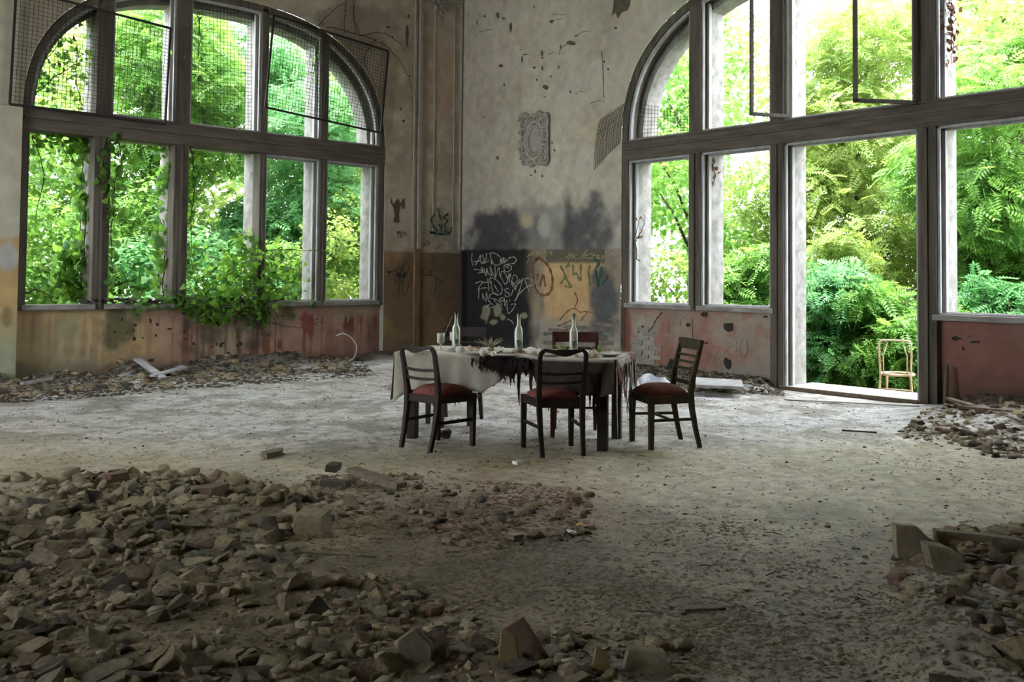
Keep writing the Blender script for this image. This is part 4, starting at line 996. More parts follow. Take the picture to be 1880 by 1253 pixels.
# bentwood chair outside the door
def cane_chair(loc, rz):
    r = empty('bentwood_chair', loc, rz, 'pale cane bentwood chair frame outside the doorway among the bushes', 'chair')
    t = .013; W = .19
    k = 12; arc = [( -W+.06-.06*math.cos(a), -.20, .83+.06*math.sin(a)) for a in np.linspace(0,math.pi/2,6)]
    arc2 = [(W-.06+.06*math.sin(a), -.20, .83+.06*math.cos(a)) for a in np.linspace(0,math.pi/2,6)]
    MB().tube([(-W+.01,-.25,0),(-W,-.19,.25),(-W+.01,-.16,.45),(-W,-.19,.7)]+arc+arc2+[(W,-.19,.7),(W-.01,-.16,.45),(W,-.19,.25),(W-.01,-.25,0)], t, 8).build('back_frame', MT['cane'], r, True)
    MB().tube([(-W+.05,-.19,.46),(-W+.05,-.2,.7),(-W+.1,-.2,.86)], .008, 6).build('back_cane', MT['cane'], r, True)
    MB().tube([(W-.05,-.19,.46),(W-.05,-.2,.7),(W-.1,-.2,.86)], .008, 6).build('back_cane', MT['cane'], r, True)
    MB().tube([(.2*math.cos(a), .0+.2*math.sin(a), .45) for a in np.linspace(0,2*math.pi,25)], .016, 8, cap=False).build('seat_ring', MT['cane'], r, True)
    for s in (-1,1):
        MB().tube([(s*.17,.19,0),(s*.15,.15,.25),(s*.14,.12,.45)], .014, 8).build('leg', MT['cane'], r, True)
        MB().tube([(s*W,-.19,.22),(s*.15,.15,.22)], .009, 6).build('stretcher', MT['cane'], r, True)
    for z in (.2,.27,.46): MB().tube([(-W,-.19,z),(W,-.19,z)], .010, 6).build('stretcher', MT['cane'], r, True)
    MB().tube([(-.15,.16,.2),(.15,.16,.2)], .009, 6).build('stretcher', MT['cane'], r, True)
    return r
GZ = -.26
pc = pF(1648,752,GZ); cane_chair((pc[0],pc[1],GZ), HEAD+math.radians(-30)-math.pi/2)

# ================================================================== RUBBLE
def rock_mesh(kind, seed):
    rr = random.Random(seed); bm = bmesh.new()
    if kind == 'chunk':
        ax = (1, rr.uniform(.6,.9), rr.uniform(.4,.65)); n = 15
        for i in range(n):
            p = Vector([rr.choice((-1,1))*rr.uniform(.45,1) for _ in range(3)]); bm.verts.new((p.x*ax[0]*.5,p.y*ax[1]*.5,p.z*ax[2]*.5))
    elif kind == 'slab':
        k = rr.randint(5,7)
        for i in range(k):
            a = 2*math.pi*i/k+rr.uniform(-.25,.25); q = rr.uniform(.38,.55)
            for z in (-.1,.1): bm.verts.new((q*math.cos(a), q*.75*math.sin(a), z*rr.uniform(.7,1.2)))
    elif kind == 'brick':
        for x in (-1,1):
            for y in (-1,1):
                for z in (-1,1): bm.verts.new((x*.5*rr.uniform(.8,1), y*.30*rr.uniform(.85,1), z*.20*rr.uniform(.85,1)))
        for i in range(4): bm.verts.new((rr.uniform(.2,.52),rr.uniform(-.3,.3),rr.uniform(-.2,.2)))
    else:
        for i in range(26):
            v = Vector((rr.gauss(0,1),rr.gauss(0,1),rr.gauss(0,1))).normalized(); q = rr.uniform(.85,1.1)
            bm.verts.new((v.x*.5*q, v.y*.40*q, v.z*.30*q))
    r_ = bmesh.ops.convex_hull(bm, input=bm.verts[:])
    bmesh.ops.delete(bm, geom=[g for g in bm.verts if not g.link_faces], context='VERTS')
    bmesh.ops.triangulate(bm, faces=bm.faces[:])
    me = bpy.data.meshes.new('rubble'); bm.to_mesh(me); bm.free(); return me
KINDS = {k: [rock_mesh(k, 100*i+s) for s in range(6)] for i,k in enumerate(('chunk','slab','brick','round'))}
def geom(me):
    v = np.zeros(len(me.vertices)*3, np.float32); me.vertices.foreach_get('co', v)
    f = np.array([tuple(p.vertices) for p in me.polygons], np.int32); return v.reshape(-1,3), f
GEO = {k: [geom(m) for m in ms_] for k,ms_ in KINDS.items()}
_mm = {}
def rmesh(kind, i, m):
    if (kind,i,m) not in _mm:
        c = KINDS[kind][i].copy(); c.materials.clear(); c.materials.append(MT[m]); _mm[(kind,i,m)] = c
    return _mm[(kind,i,m)]
def in_poly(poly, x, y):
    c = np.zeros(len(x), bool); j = len(poly)-1
    for i in range(len(poly)):
        xi, yi = poly[i]; xj, yj = poly[j]
        c ^= ((yi>y)!=(yj>y)) & (x < (xj-xi)*(y-yi)/(yj-yi+1e-9)+xi); j = i
    return c
ZONES = {
 'left':  ([(-420,900),(330,868),(560,900),(610,960),(560,1090),(650,1340),(-420,1340)], 3400, (.02,.17), ('rubble',.55,'greyrub',.33,'brickrub',.05,'darkrub',.07)),
 'mid':   ([(560,875),(700,868),(1080,900),(1090,990),(900,1012),(740,990),(600,960)], 520, (.012,.10), ('rubble',.35,'greyrub',.2,'brickrub',.33,'darkrub',.12)),
 'front': ([(560,1090),(700,1050),(900,1150),(1250,1185),(1260,1340),(640,1340)], 560, (.02,.13), ('rubble',.5,'greyrub',.35,'brickrub',.1,'darkrub',.05)),
 'heap':  ([(2350,975),(1930,962),(1660,992),(1630,1080),(1690,1150),(1730,1340),(2350,1340)], 1900, (.03,.16), ('rubble',.55,'greyrub',.35,'brickrub',.06,'darkrub',.04)),
 'pile':  ([(1700,765),(1800,748),(1935,735),(2300,790),(2300,930),(1935,850),(1800,838),(1640,800)], 900, (.03,.14), ('rubble',.25,'greyrub',.45,'brickrub',.2,'darkrub',.1)),
 'wallL': ([(-20,672),(640,652),(655,682),(-20,738)], 900, (.03,.16), ('rubble',.3,'greyrub',.4,'brickrub',.05,'darkrub',.25)),
 'wallR': ([(1155,684),(1430,702),(1435,724),(1290,722),(1150,704)], 330, (.03,.13), ('rubble',.35,'greyrub',.4,'brickrub',.05,'darkrub',.2)),
 'sparse':([(-60,720),(700,690),(1150,720),(1440,726),(1640,760),(1930,860),(1930,1262),(-60,1262)], 900, (.008,.035), ('rubble',.25,'greyrub',.3,'brickrub',.15,'darkrub',.3)),
}
WHERE = {'left':'in the dense rubble field facing the table','mid':'in the reddish scatter in front of the table','front':'in the loose rubble near the yellowish broken tile','heap':'in the heap around the upright slab','pile':'in the pile below the far window apron','wallL':'along the foot of the ivy window wall','wallR':'along the foot of the brick-patched apron','sparse':'lying alone on the dusty floor'}
KNAME = {'rubble':('plaster_chunk','sandy plaster chunk','stone'),'greyrub':('mortar_lump','grey mortar lump','stone'),'brickrub':('brick_fragment','reddish brick fragment','brick'),'darkrub':('dark_clod','dark earthy clod','clod')}
stones = []
for zn,(poly,num,(s0,s1),mats) in ZONES.items():
    P_ = np.array([pF(u,v)[:2] for u,v in poly]); lo = P_.min(0); hi = P_.max(0); got = 0; g = np.random.default_rng(len(zn)*7+num)
    names = mats[0::2]; pr_ = np.array(mats[1::2]); pr_ = pr_/pr_.sum()
    while got < num:
        x = g.uniform(lo[0],hi[0],num*3); y = g.uniform(lo[1],hi[1],num*3)
        ok = in_poly(P_, x, y) & (x < -.02) & (y < -.02)
        if zn not in ('wallL','wallR','pile','sparse'):
            dn = fbm(x*1.5, y*1.5, 3, 61); ok &= g.random(len(x)) < sstep(.3,.6,dn)*.85+.15
        for xx,yy in list(zip(x[ok],y[ok]))[:num-got]:
            if zn=='sparse' and abs((Vector((xx,yy,0))-TC).dot(TD))<1.2 and abs((Vector((xx,yy,0))-TC).dot(TPp))<.8 and g.random()<.7: continue
            t = g.random()**(3.4 if zn in ('left','mid','front') else 2.6); s = s0+(s1-s0)*t; m = str(g.choice(names, p=pr_)); kd = 'brick' if (m=='brickrub' and g.random()<.5) else str(g.choice(['chunk','slab','round','chunk']))
            stones.append((s, xx, yy, zn, m, kd, int(g.integers(6)), g.uniform(0,6.28), g.normal(0,.38), g.normal(0,.38)))
            got += 1
sx = np.array([s[1] for s in stones]); sy = np.array([s[2] for s in stones]); szh = wmound(sx, sy)
su, sv, dep = proj(np.stack([sx,sy,szh],1)); dep = np.where((su>-30)&(su<1910)&(sv<1275), dep, dep*40)
rank = np.argsort(-np.array([s[0] for s in stones])/dep)
SINGLE = set(rank[:285].tolist())
acc = {}
for i,(s,x,y,zn,m,kd,vi,a,rx,ry) in enumerate(stones):
    z = szh[i]+s*(-.01 if kd!='slab' else .0)
    R_ = Euler((rx,ry,a)).to_matrix()
    if i in SINGLE:
        o = link(KNAME[m][0], rmesh(kd,vi,m)); o.location = (x,y,z); o.rotation_euler = (rx,ry,a); o.scale = (s,s,s*(.62+.4*((i*7)%11)/11))
        adj = {'chunk':'angular','slab':'flat','brick':'squared','round':'rounded'}[kd]
        big = 'big' if s>.105 else 'fist-sized' if s>.075 else 'small'
        tag(o, f'{big} {adj} {KNAME[m][1]} {WHERE[zn]}', KNAME[m][2], f'{KNAME[m][1]}s {WHERE[zn]}')
    else:
        v, f = GEO[kd][vi]; key = (zn,m); e = acc.setdefault(key, [[],[],0])
        e[0].append(v@np.array(R_).T*s+np.array([x,y,z])); e[1].append(f+e[2]); e[2] += len(v)
for (zn,m),(vs_,fs_,n_) in acc.items():
    o = link('rubble_scatter', np_mesh('rubble_scatter', np.concatenate(vs_), np.concatenate(fs_), MT[m]))
    tag(o, f'countless small {KNAME[m][1]}s {WHERE[zn]}', 'rubble', kind='stuff')
# grit and flakes: very small pieces over the whole floor
def flakes(name, n, poly, smin, smax, m, label, seed, wall=False):
    g = np.random.default_rng(seed); P_ = np.array([pF(u,v)[:2] for u,v in poly]); lo = P_.min(0); hi = P_.max(0)
    x = g.uniform(lo[0],hi[0],n*4); y = g.uniform(lo[1],hi[1],n*4); ok = in_poly(P_,x,y)&(x<-.02)&(y<-.02)
    dn = fbm(x*2.2,y*2.2,3,seed); pb = sstep(.25,.75,dn)*.8+.2
    if name.startswith('foreground'):
        fu, fv, fw_ = proj(np.stack([x,y,np.zeros(len(x))],1)); pb = pb*sstep(0,170,fv-865-.075*np.clip(fu-600,0,1400)+90*(dn-.5))
    ok &= g.random(len(x)) < pb
    x = x[ok][:n]; y = y[ok][:n]; n = len(x); z = wmound(x,y)
    T = np.array([(-.5,-.3,0),(.5,-.35,0),(.45,.35,0),(-.4,.3,0),(0,0,.28)]); Fq = np.array([(0,1,4),(1,2,4),(2,3,4),(3,0,4)])
    s = g.uniform(0,1,n)**2*(smax-smin)+smin; a = g.uniform(0,6.28,n); ca, sa = np.cos(a), np.sin(a); asp = g.uniform(.3,1,n)
    vx = T[None,:,0]*s[:,None]; vy = T[None,:,1]*(s*asp)[:,None]; vz = T[None,:,2]*(s*g.uniform(.3,1,n))[:,None]*1.0
    V = np.stack([x[:,None]+vx*ca[:,None]-vy*sa[:,None], y[:,None]+vx*sa[:,None]+vy*ca[:,None], z[:,None]+vz+.001],2).reshape(-1,3)
    Fa = (Fq[None]+(np.arange(n)*5)[:,None,None]).reshape(-1,3)
    o = link(name, np_mesh(name, V, Fa, MT[m])); tag(o, label, 'grit', kind='stuff')
FULL = [(-420,740),(-60,700),(700,680),(1150,705),(1440,722),(1640,755),(1930,790),(2350,830),(2350,1340),(-420,1340)]
FORE = [(-420,860),(1000,870),(1930,960),(2350,960),(2350,1340),(-420,1340)]
flakes('floor_grit', 11000, FULL, .005,.026,'greyrub','fine pale grit and plaster flakes strewn over the whole floor',71)
flakes('floor_crumbs', 14000, FULL, .005,.03,'crumb','dark crumbs and dry leaf bits strewn over the whole floor',72)
flakes('foreground_grit', 32000, FORE, .005,.034,'rubble','fine sandy grit between the foreground rubble',73)
flakes('foreground_crumbs', 36000, FORE, .006,.036,'crumb','dark soil crumbs between the foreground rubble',74)
flakes('brick_crumbs', 3500, ZONES['mid'][0], .006,.04,'brickrub','red brick crumbs in the scatter before the table',75)
flakes('wall_foot_litter', 5000, [(-20,665),(650,648),(690,690),(-20,745)], .02,.09,'darkrub','dark leaf litter along the foot of the ivy window wall',76)
flakes('wall_foot_litter', 2500, [(1150,684),(1432,702),(1440,728),(1150,712)], .02,.07,'darkrub','dark leaf litter along the foot of the brick-patched apron',77)
flakes('pile_litter', 3000, ZONES['pile'][0], .02,.08,'greyrub','shards and splinters in the pile below the far window apron',78)
# twigs
def twigs(n, poly, l0, l1, label, seed):
    g = random.Random(seed); P_ = [pF(u,v)[:2] for u,v in poly]; xs_ = [p[0] for p in P_]; ys_ = [p[1] for p in P_]; mb = MB(); k = 0
    while k < n:
        x = g.uniform(min(xs_),max(xs_)); y = g.uniform(min(ys_),max(ys_))
        if not in_poly(np.array(P_), np.array([x]), np.array([y]))[0] or x>-.1 or y>-.1: continue
        a = g.uniform(0,6.28); l = g.uniform(l0,l1); z = fz(x,y)+.006
        mb.sweep([(x,y,z),(x+l*.5*math.cos(a),y+l*.5*math.sin(a),z+g.uniform(0,.015)),(x+l*math.cos(a+.3),y+l*math.sin(a+.3),z+.002)], .004, .004, side=(0,0,1)); k += 1
    tag(mb.build('twigs', MT['darkrub']), label, 'twigs', kind='stuff')
twigs(260, FULL, .02,.10, 'thin dry twigs scattered over the dusty floor', 81)
twigs(120, [(-20,665),(650,648),(690,690),(-20,745)], .1,.4, 'dry sticks lying along the foot of the ivy window wall', 82)
twigs(70, [(1150,684),(1432,702),(1440,728),(1150,712)], .1,.4, 'dry sticks lying along the foot of the brick-patched apron', 83)
twigs(40, ZONES['pile'][0], .1,.4, 'splintered sticks in the pile below the far window apron', 84)

# single pieces worth naming
def piece(name, u, v, size, kd, vi, m, label, cat, rot=(0,0,0), lift=.3, sc=None):
    p = pF(u,v); z = fz(p[0],p[1]); o = link(name, rmesh(kd,vi,m)); o.rotation_euler = rot
    o.scale = sc or (size,size,size); o.location = (p[0],p[1],z+size*lift); tag(o, label, cat); return o
def slabpx(name, base_px, poly, thick, label, m='slab', lean=.25, cat='slab'):
    """upright broken slab standing on the floor, outline in metres (along view-right, up)"""
    p = pF(*base_px); z = fz(p[0],p[1]); r = Vector((_rt[0],_rt[1],0)); f = Vector((FW[0],FW[1],0)).normalized()
    pts = [r*a + Vector((0,0,1))*b + f*(b*lean) for a,b in poly]
    o = MB().prism(pts, f*thick).build(name, MT[m], None, bevel=.004); o.location = (p[0],p[1],z-.01); tag(o, label, cat); return o
piece('stone_block',572,982,.20,'brick',4,'rubble','largest squarish stone block at the edge of the left rubble field','stone',(0,0,.75),.22,(.20,.28,.34))
slabpx('stone_slab',(1682,1040),[(-.09,0),(.10,0),(.10,.07),(.02,.15),(-.085,.155)],.05,'tall upright slab with a sloping broken corner at the head of the heap')
slabpx('stone_slab',(1800,1035),[(-.20,0),(.26,0),(.24,.05),(.02,.075),(-.19,.09)],.06,'long low slab lying on edge beside the upright slab', lean=.6)
slabpx('stone_slab',(1745,1078),[(-.07,0),(.09,0),(.09,.07),(.03,.10),(-.06,.11)],.09,'smooth oval-faced block leaning in the heap below the upright slab', lean=.9)
slabpx('stone_slab',(640,938),[(-.05,0),(.065,0),(.06,.03),(.02,.09),(-.03,.085)],.03,'dark pentagonal shard standing upright before the wooden board')
slabpx('tile_shard',(960,1235),[(-.08,0),(.10,0),(.0,.14),(-.07,.10)],.015,'brown broken tile propped in the loose rubble at the front','brickrub',cat='tile')
slabpx('tile_shard',(945,1245),[(-.06,.0),(.02,.0),(.0,.09),(-.05,.11)],.012,'yellowish broken tile leaning against the brown tile','mustard',cat='tile')
slabpx('tile_shard',(760,1250),[(-.07,0),(.06,0),(.06,.07),(.0,.12),(-.06,.08)],.03,'dark rounded shard standing in the front rubble','greyrub',cat='tile')
slabpx('tile_shard',(1185,1250),[(-.08,0),(.10,0),(.08,.06),(-.05,.07)],.05,'wide grey shard lying clear of the front rubble','greyrub',lean=1.2,cat='tile')
slabpx('tile_shard',(1095,1250),[(-.02,0),(.05,0),(.045,.05),(.0,.085)],.012,'mustard yellow splinter beside the wide grey shard','mustard',cat='tile')
def plank(u0,v0,u1,v1,w,t,label,m='plank',z0=0.0,z1=0.0,cat='plank',name='plank'):
    a = Vector(pF(u0,v0)); b = Vector(pF(u1,v1)); a.z = fz(a.x,a.y)+t/2+z0; b.z = fz(b.x,b.y)+t/2+z1
    o = MB().sweep([Vector((0,0,0)), b-a], w, t, side=(b-a).cross(Vector((0,0,1))).normalized()).build(name, MT[m], None, bevel=.003)
    o.location = a; tag(o, label, cat); return o
plank(645,882,738,903,.09,.035,'weathered wooden board with a groove in the reddish scatter',z0=.05,z1=.02)
plank(592,893,640,898,.07,.04,'short dark timber offcut beside the weathered board','darkrub')
plank(540,1026,690,1030,.012,.012,'thin straight stick across the sandy patch','plank',cat='stick',name='stick')
plank(1255,1120,1330,1118,.05,.012,'flat pale splinter half buried in the soil','plank')
plank(1740,762,1880,797,.06,.025,'grey plank sloping off the pile below the far apron','plank',z0=.08)
plank(1770,775,1890,790,.07,.025,'dark plank under the sloping grey plank','plank',z0=.05)
plank(1545,792,1610,796,.02,.012,'dark bark strip on the floor before the doorway','darkrub',cat='stick',name='stick')
plank(250,690,300,700,.10,.03,'pale broken board on the debris under the ivy window','board',z0=.05,z1=.02)
plank(280,700,340,688,.09,.03,'grey broken board crossing the debris under the ivy window','board',z0=.05,z1=.07)
plank(40,712,95,705,.06,.03,'pale slat on the debris beside the wall pier','board',z0=.03,z1=.04)
plank(1440,735,1690,752,.05,.012,'loose thin board lying along the door threshold','board')
# white painted panel lying behind the single end chair
p = [pF(u,v,.10) for u,v in ((1278,712),(1365,716),(1362,703),(1276,698))]
o = MB().prism([Vector(q)-Vector(p[0]) for q in p], (0,0,.035)).build('fallen_panel', MT['board'], None, bevel=.004); o.location = p[0]; tag(o,'flat bluish-white panel lying behind the mossy chair','panel')
o = MB().prism([Vector((0,0,0)),Vector((.6,-.5,0)),Vector((.65,-.42,0)),Vector((.06,.08,0))],(0,0,.10)).build('panel_prop', MT['darkrub'], None); q = pF(1300,712); o.location = (q[0],q[1],0); tag(o,'dark rotten timber under the bluish-white panel','timber')
# pipe leaning at the right apron
a = pR(1735,742,-.12); a[2] = .03; o = MB().tube([(0,0,0),(.10,.02,.42)], .022, 10).build('pipe_stub', MT['plank'], None, True); o.location = (a[0],a[1],fz(a[0],a[1])); tag(o,'short brown pipe stub leaning against the reddish apron','pipe')
# white cable loop
q = Vector(pL(640,690,-.45)); q.z = fz(q.x,q.y)
pts = [(0,0,.0),(.10,0,.06),(.14,0,.22),(.06,.03,.36),(-.08,.05,.43),(-.2,.06,.40)]
pts = catmull(pts,6); o = MB().tube([tuple(x) for x in pts], .009, 7).build('cable', MT['cable'], None, True); o.location = q; tag(o,'stiff pale cable curling up from the debris','cable')
# crumpled plastic sheet behind the table end
rr = random.Random(9); q = pF(1188,716); mb = MB(); n = 12
for i in range(n+1):
    for j in range(n+1):
        x = (i/n-.5)*.75; y = (j/n-.5)*.5; e = max(0,1-(2*abs(i/n-.5))**2)*max(0,1-(2*abs(j/n-.5))**2)
        mb.v.append((x+rr.uniform(-.02,.02), y+rr.uniform(-.02,.02), .01+.15*e*(.4+rr.random())))
for i in range(n):
    for j in range(n): a_ = i*(n+1)+j; mb.f.append((a_,a_+n+1,a_+n+2,a_+1))
o = mb.build('plastic_sheet', MT['plastic']); o.location = (q[0],q[1],fz(q[0],q[1])); o.rotation_euler = (0,0,TA); tag(o,'crumpled pale plastic sheet on the floor behind the table end','plastic sheet')
# yellow lump and white scrap
piece('yellow_lump',1064,972,.055,'round',1,'yellow','bright yellow lump at the edge of the reddish scatter','lump',(0,0,.4),.35)
piece('paper_scrap',1050,985,.07,'slab',3,'white','folded white scrap beside the bright yellow lump','scrap',(.2,.3,.3),.3)
piece('paper_scrap',951,852,.11,'slab',1,'white','flat white scrap on the bare floor beyond the reddish scatter','scrap',(0,0,.5),.1)
piece('floor_stone',503,838,.18,'slab',2,'slab','lone flat stone on the bare floor beside the table','stone',(0,0,.4),.15,(.26,.2,.2))
piece('floor_stone',212,888,.16,'brick',1,'brickrub','dark squared brick end at the far edge of the left rubble field','brick',(0,0,.3),.22)
piece('floor_stone',390,913,.2,'brick',2,'brickrub','flat brick lying in the left rubble field','brick',(0,0,.5),.16)
piece('floor_stone',612,880,.13,'brick',3,'darkrub','dark brick end lying on the short timber offcut','brick',(.1,0,.7),.6)
piece('floor_stone',945,992,.13,'slab',4,'rubble','pale flat chunk in the open between rubble patches','stone',(0,.1,.2),.2)
piece('floor_stone',1057,925,.11,'brick',0,'brickrub','squat brown brick end on the bare floor past the scatter','brick',(0,0,.9),.25)
piece('floor_stone',818,805,.16,'round',2,'greyrub','grey rock under the table','stone',(0,0,.4),.25)

# ================================================================== OUTSIDE
g_ = 40
V = []; Fq = []
for i in range(g_+1):
    for j in range(g_+1):
        x = -30+70*i/g_; y = -35+75*j/g_; V.append((x,y,GZ-.02+.10*float(fbm(np.array(x*.5),np.array(y*.5),3,91))-.05))
for i in range(g_):
    for j in range(g_): a = i*(g_+1)+j; Fq.append((a,a+g_+1,a+g_+2,a+1))
V = np.array(V); ins = (V[:,0]<.3)&(V[:,1]<.3)&(V[:,0]>-17.6)&(V[:,1]>-20.6); V[ins,2] = -.6
o = link('ground_outside', np_mesh('ground_outside', V, np.array(Fq), MT['soil'], True)); o['kind'] = 'structure'
BROAD = (np.array([(0,0,0),(-.36,.38,.07),(.36,.38,.07),(0,.45,0),(0,1,-.08)]), np.array([(0,3,1),(0,2,3),(1,3,4),(3,2,4)]))
def pinnate(k=6):
    v = []; f = []
    def leaflet(p, a, l, w):
        d = np.array((math.sin(a),math.cos(a),-.12)); s = np.array((math.cos(a),-math.sin(a),0)); n = len(v)
        v.extend([p, p+d*l*.45+s*w, p+d*l, p+d*l*.45-s*w]); f.extend([(n,n+1,n+2),(n,n+2,n+3)])
    for i in range(k):
        t = .15+.75*i/(k-1); p = np.array((0,t,-.25*t*t)); l = .34*(1-.35*abs(t-.45))
        leaflet(p, 1.15, l, .065); leaflet(p, -1.15, l, .065)
    leaflet(np.array((0,.92,-.22)), 0, .28, .065)
    return np.array(v), np.array(f)
PINN = pinnate()
def leaf_cloud(pos, nrm, tmpl, smin, smax, g):
    n = len(pos); T, Fq = tmpl
    nrm = nrm/np.linalg.norm(nrm,axis=1,keepdims=True)
    t = g.normal(size=(n,3)); t -= (t*nrm).sum(1,keepdims=True)*nrm; t /= np.linalg.norm(t,axis=1,keepdims=True)
    b = np.cross(nrm, t); s = g.uniform(smin,smax,n)[:,None,None]
    V = pos[:,None,:] + s*(T[None,:,0:1]*b[:,None,:] + T[None,:,1:2]*t[:,None,:] + T[None,:,2:3]*nrm[:,None,:])
    F = (Fq[None]+(np.arange(n)*len(T))[:,None,None]).reshape(-1,3)
    return V.reshape(-1,3), F
def blob_points(blobs, n, g, shell=.45):
    w = np.array([b[3]**2 for b in blobs]); w = w/w.sum(); idx = g.choice(len(blobs), n, p=w)
    d = g.normal(size=(n,3)); d /= np.linalg.norm(d,axis=1,keepdims=True); r = (shell+(1-shell)*g.random(n)**.6)
    B = np.array(blobs); P_ = B[idx,:3] + d*(r*B[idx,3])[:,None]*np.array([1,1,.8])
    nr = d*.5 + np.array([0,0,.7]) + g.normal(size=(n,3))*.45
    return P_, nr
def tree(name, x, y, h, crown_r, nleaf, m, tmpl, size, label, seed, cat='tree', group=None, zlow=.3, trunk_r=.10, nb=9):
    g = np.random.default_rng(seed); rr = random.Random(seed)
    r = empty(name, (x,y,GZ), 0, label, cat, group)
    lean = Vector((rr.uniform(-.3,.3),rr.uniform(-.3,.3),0))
    blobs = []
    for i in range(nb):
        t = zlow+(1-zlow)*(i+.5)/nb; a = rr.uniform(0,6.28); q = crown_r*rr.uniform(.25,.75)
        blobs.append((lean.x*t+q*math.cos(a), lean.y*t+q*math.sin(a), h*t, crown_r*rr.uniform(.38,.62)))
    mb = MB(); mb.tube([(0,0,-.1),(lean.x*.3,lean.y*.3,h*.35),(lean.x*.6+rr.uniform(-.1,.1),lean.y*.6,h*.65),(lean.x,lean.y,h*.92)], [trunk_r,trunk_r*.8,trunk_r*.5,trunk_r*.15], 8)
    mb.build('trunk', MT['bark'], r, True)
    for b in blobs:
        t = max(.1,b[2]/h-.18); s = Vector((lean.x*t,lean.y*t,h*t*.95)); e = Vector(b[:3])
        MB().tube([s, s.lerp(e,.5)+Vector((0,0,.08*h*.3)), e], [trunk_r*.35,trunk_r*.25,trunk_r*.08], 5).build('branch', MT['bark'], r, True)
    P_, nr = blob_points(blobs, int(nleaf*(1.25 if tmpl is PINN else 1.0)), g); P_[:,2] = np.maximum(P_[:,2], .05)
    # keep leaves out of the building
    wx, wy = P_[:,0]+x, P_[:,1]+y; ok = (wx>.75)|(wy>.75)
    Vv, Ff = leaf_cloud(P_[ok], nr[ok], tmpl, size[0], size[1], g)
    link('foliage', np_mesh('foliage', Vv, Ff, MT[m]), r)['kind'] = 'stuff'
    return r
TR = 'trees outside the right window wall'; TLg = 'trees outside the left window wall'
rt_specs = [(5.0,-7.6,5.5,1.9,5200,'leafA',PINN,(.22,.34)),(6.4,-4.2,7.0,2.3,6500,'leafB',PINN,(.22,.34)),(4.6,-1.6,6.5,2.0,5200,'leafA',BROAD,(.10,.17)),(7.4,-10.2,7,2.4,5200,'leafC',PINN,(.24,.36)),(8.6,-6.6,8.5,2.6,7000,'leafB',BROAD,(.12,.2)),(5.0,1.0,6.5,2.2,6000,'leafA',BROAD,(.1,.18)),
 (12,-8.5,9,3.0,6500,'leafA',BROAD,(.16,.26)),(12.5,-3,9.5,3.0,6500,'leafB',BROAD,(.16,.26)),(11,2.2,9,3,6500,'leafA',BROAD,(.16,.26)),(13,-13,9,3,4500,'leafC',BROAD,(.16,.26)),(16,-1,10,3.3,4500,'leafD',BROAD,(.2,.32)),(16,-6,10,3.3,4500,'leafA',BROAD,(.2,.32))]
KL = {'leafA':'fresh green','leafB':'yellow-green','leafC':'cool blue-green','leafD':'deep green'}
for i,(x,y,h,cr,n,m,tp,sz) in enumerate(rt_specs):
    far = 'far' if x>10 else 'near'
    tree('leafy_tree', x,y,h,cr,n,m,tp,sz, f'{"tall" if h>8 else "slender" if cr<2.1 else "wide"} {KL[m]} {"feather-leaved" if tp is PINN else "broad-leaved"} tree standing {"deep in the wood" if x>10 else "close"} beyond the doorway wall', 200+i, group=TR, zlow=.22 if x<10 else .15, trunk_r=.11 if x<10 else .16)
lt_specs = [(-6.6,4.2,6.0,2.0,6500,'leafA',BROAD,(.10,.17)),(-3.8,4.8,6.5,2.2,6500,'leafA',PINN,(.20,.32)),(-1.0,4.2,6.5,2.1,6500,'leafC',PINN,(.20,.32)),(1.6,3.6,6.5,2.2,6500,'leafB',BROAD,(.10,.17)),(3.4,6.5,7.5,2.5,6000,'leafA',BROAD,(.12,.2)),
 (-5.2,8.5,9,2.8,6000,'leafB',BROAD,(.14,.24)),(-1,9.5,9,3,6500,'leafB',BROAD,(.14,.24)),(3.5,10.5,9.5,3,6500,'leafA',BROAD,(.14,.24)),(7.5,8,9,3,6000,'leafB',BROAD,(.14,.24)),(-9.5,6.5,8,2.6,3500,'leafD',BROAD,(.14,.24))]
for i,(x,y,h,cr,n,m,tp,sz) in enumerate(lt_specs):
    tree('leafy_tree', x,y,h,cr,n,m,tp,sz, f'{"tall" if h>8 else "slender" if cr<2.1 else "wide"} {KL[m]} {"feather-leaved" if tp is PINN else "broad-leaved"} tree standing {"deep in the wood" if y>6 else "close"} beyond the ivy window wall', 300+i, group=TLg, zlow=.22 if y<6 else .15, trunk_r=.10 if y<6 else .16)
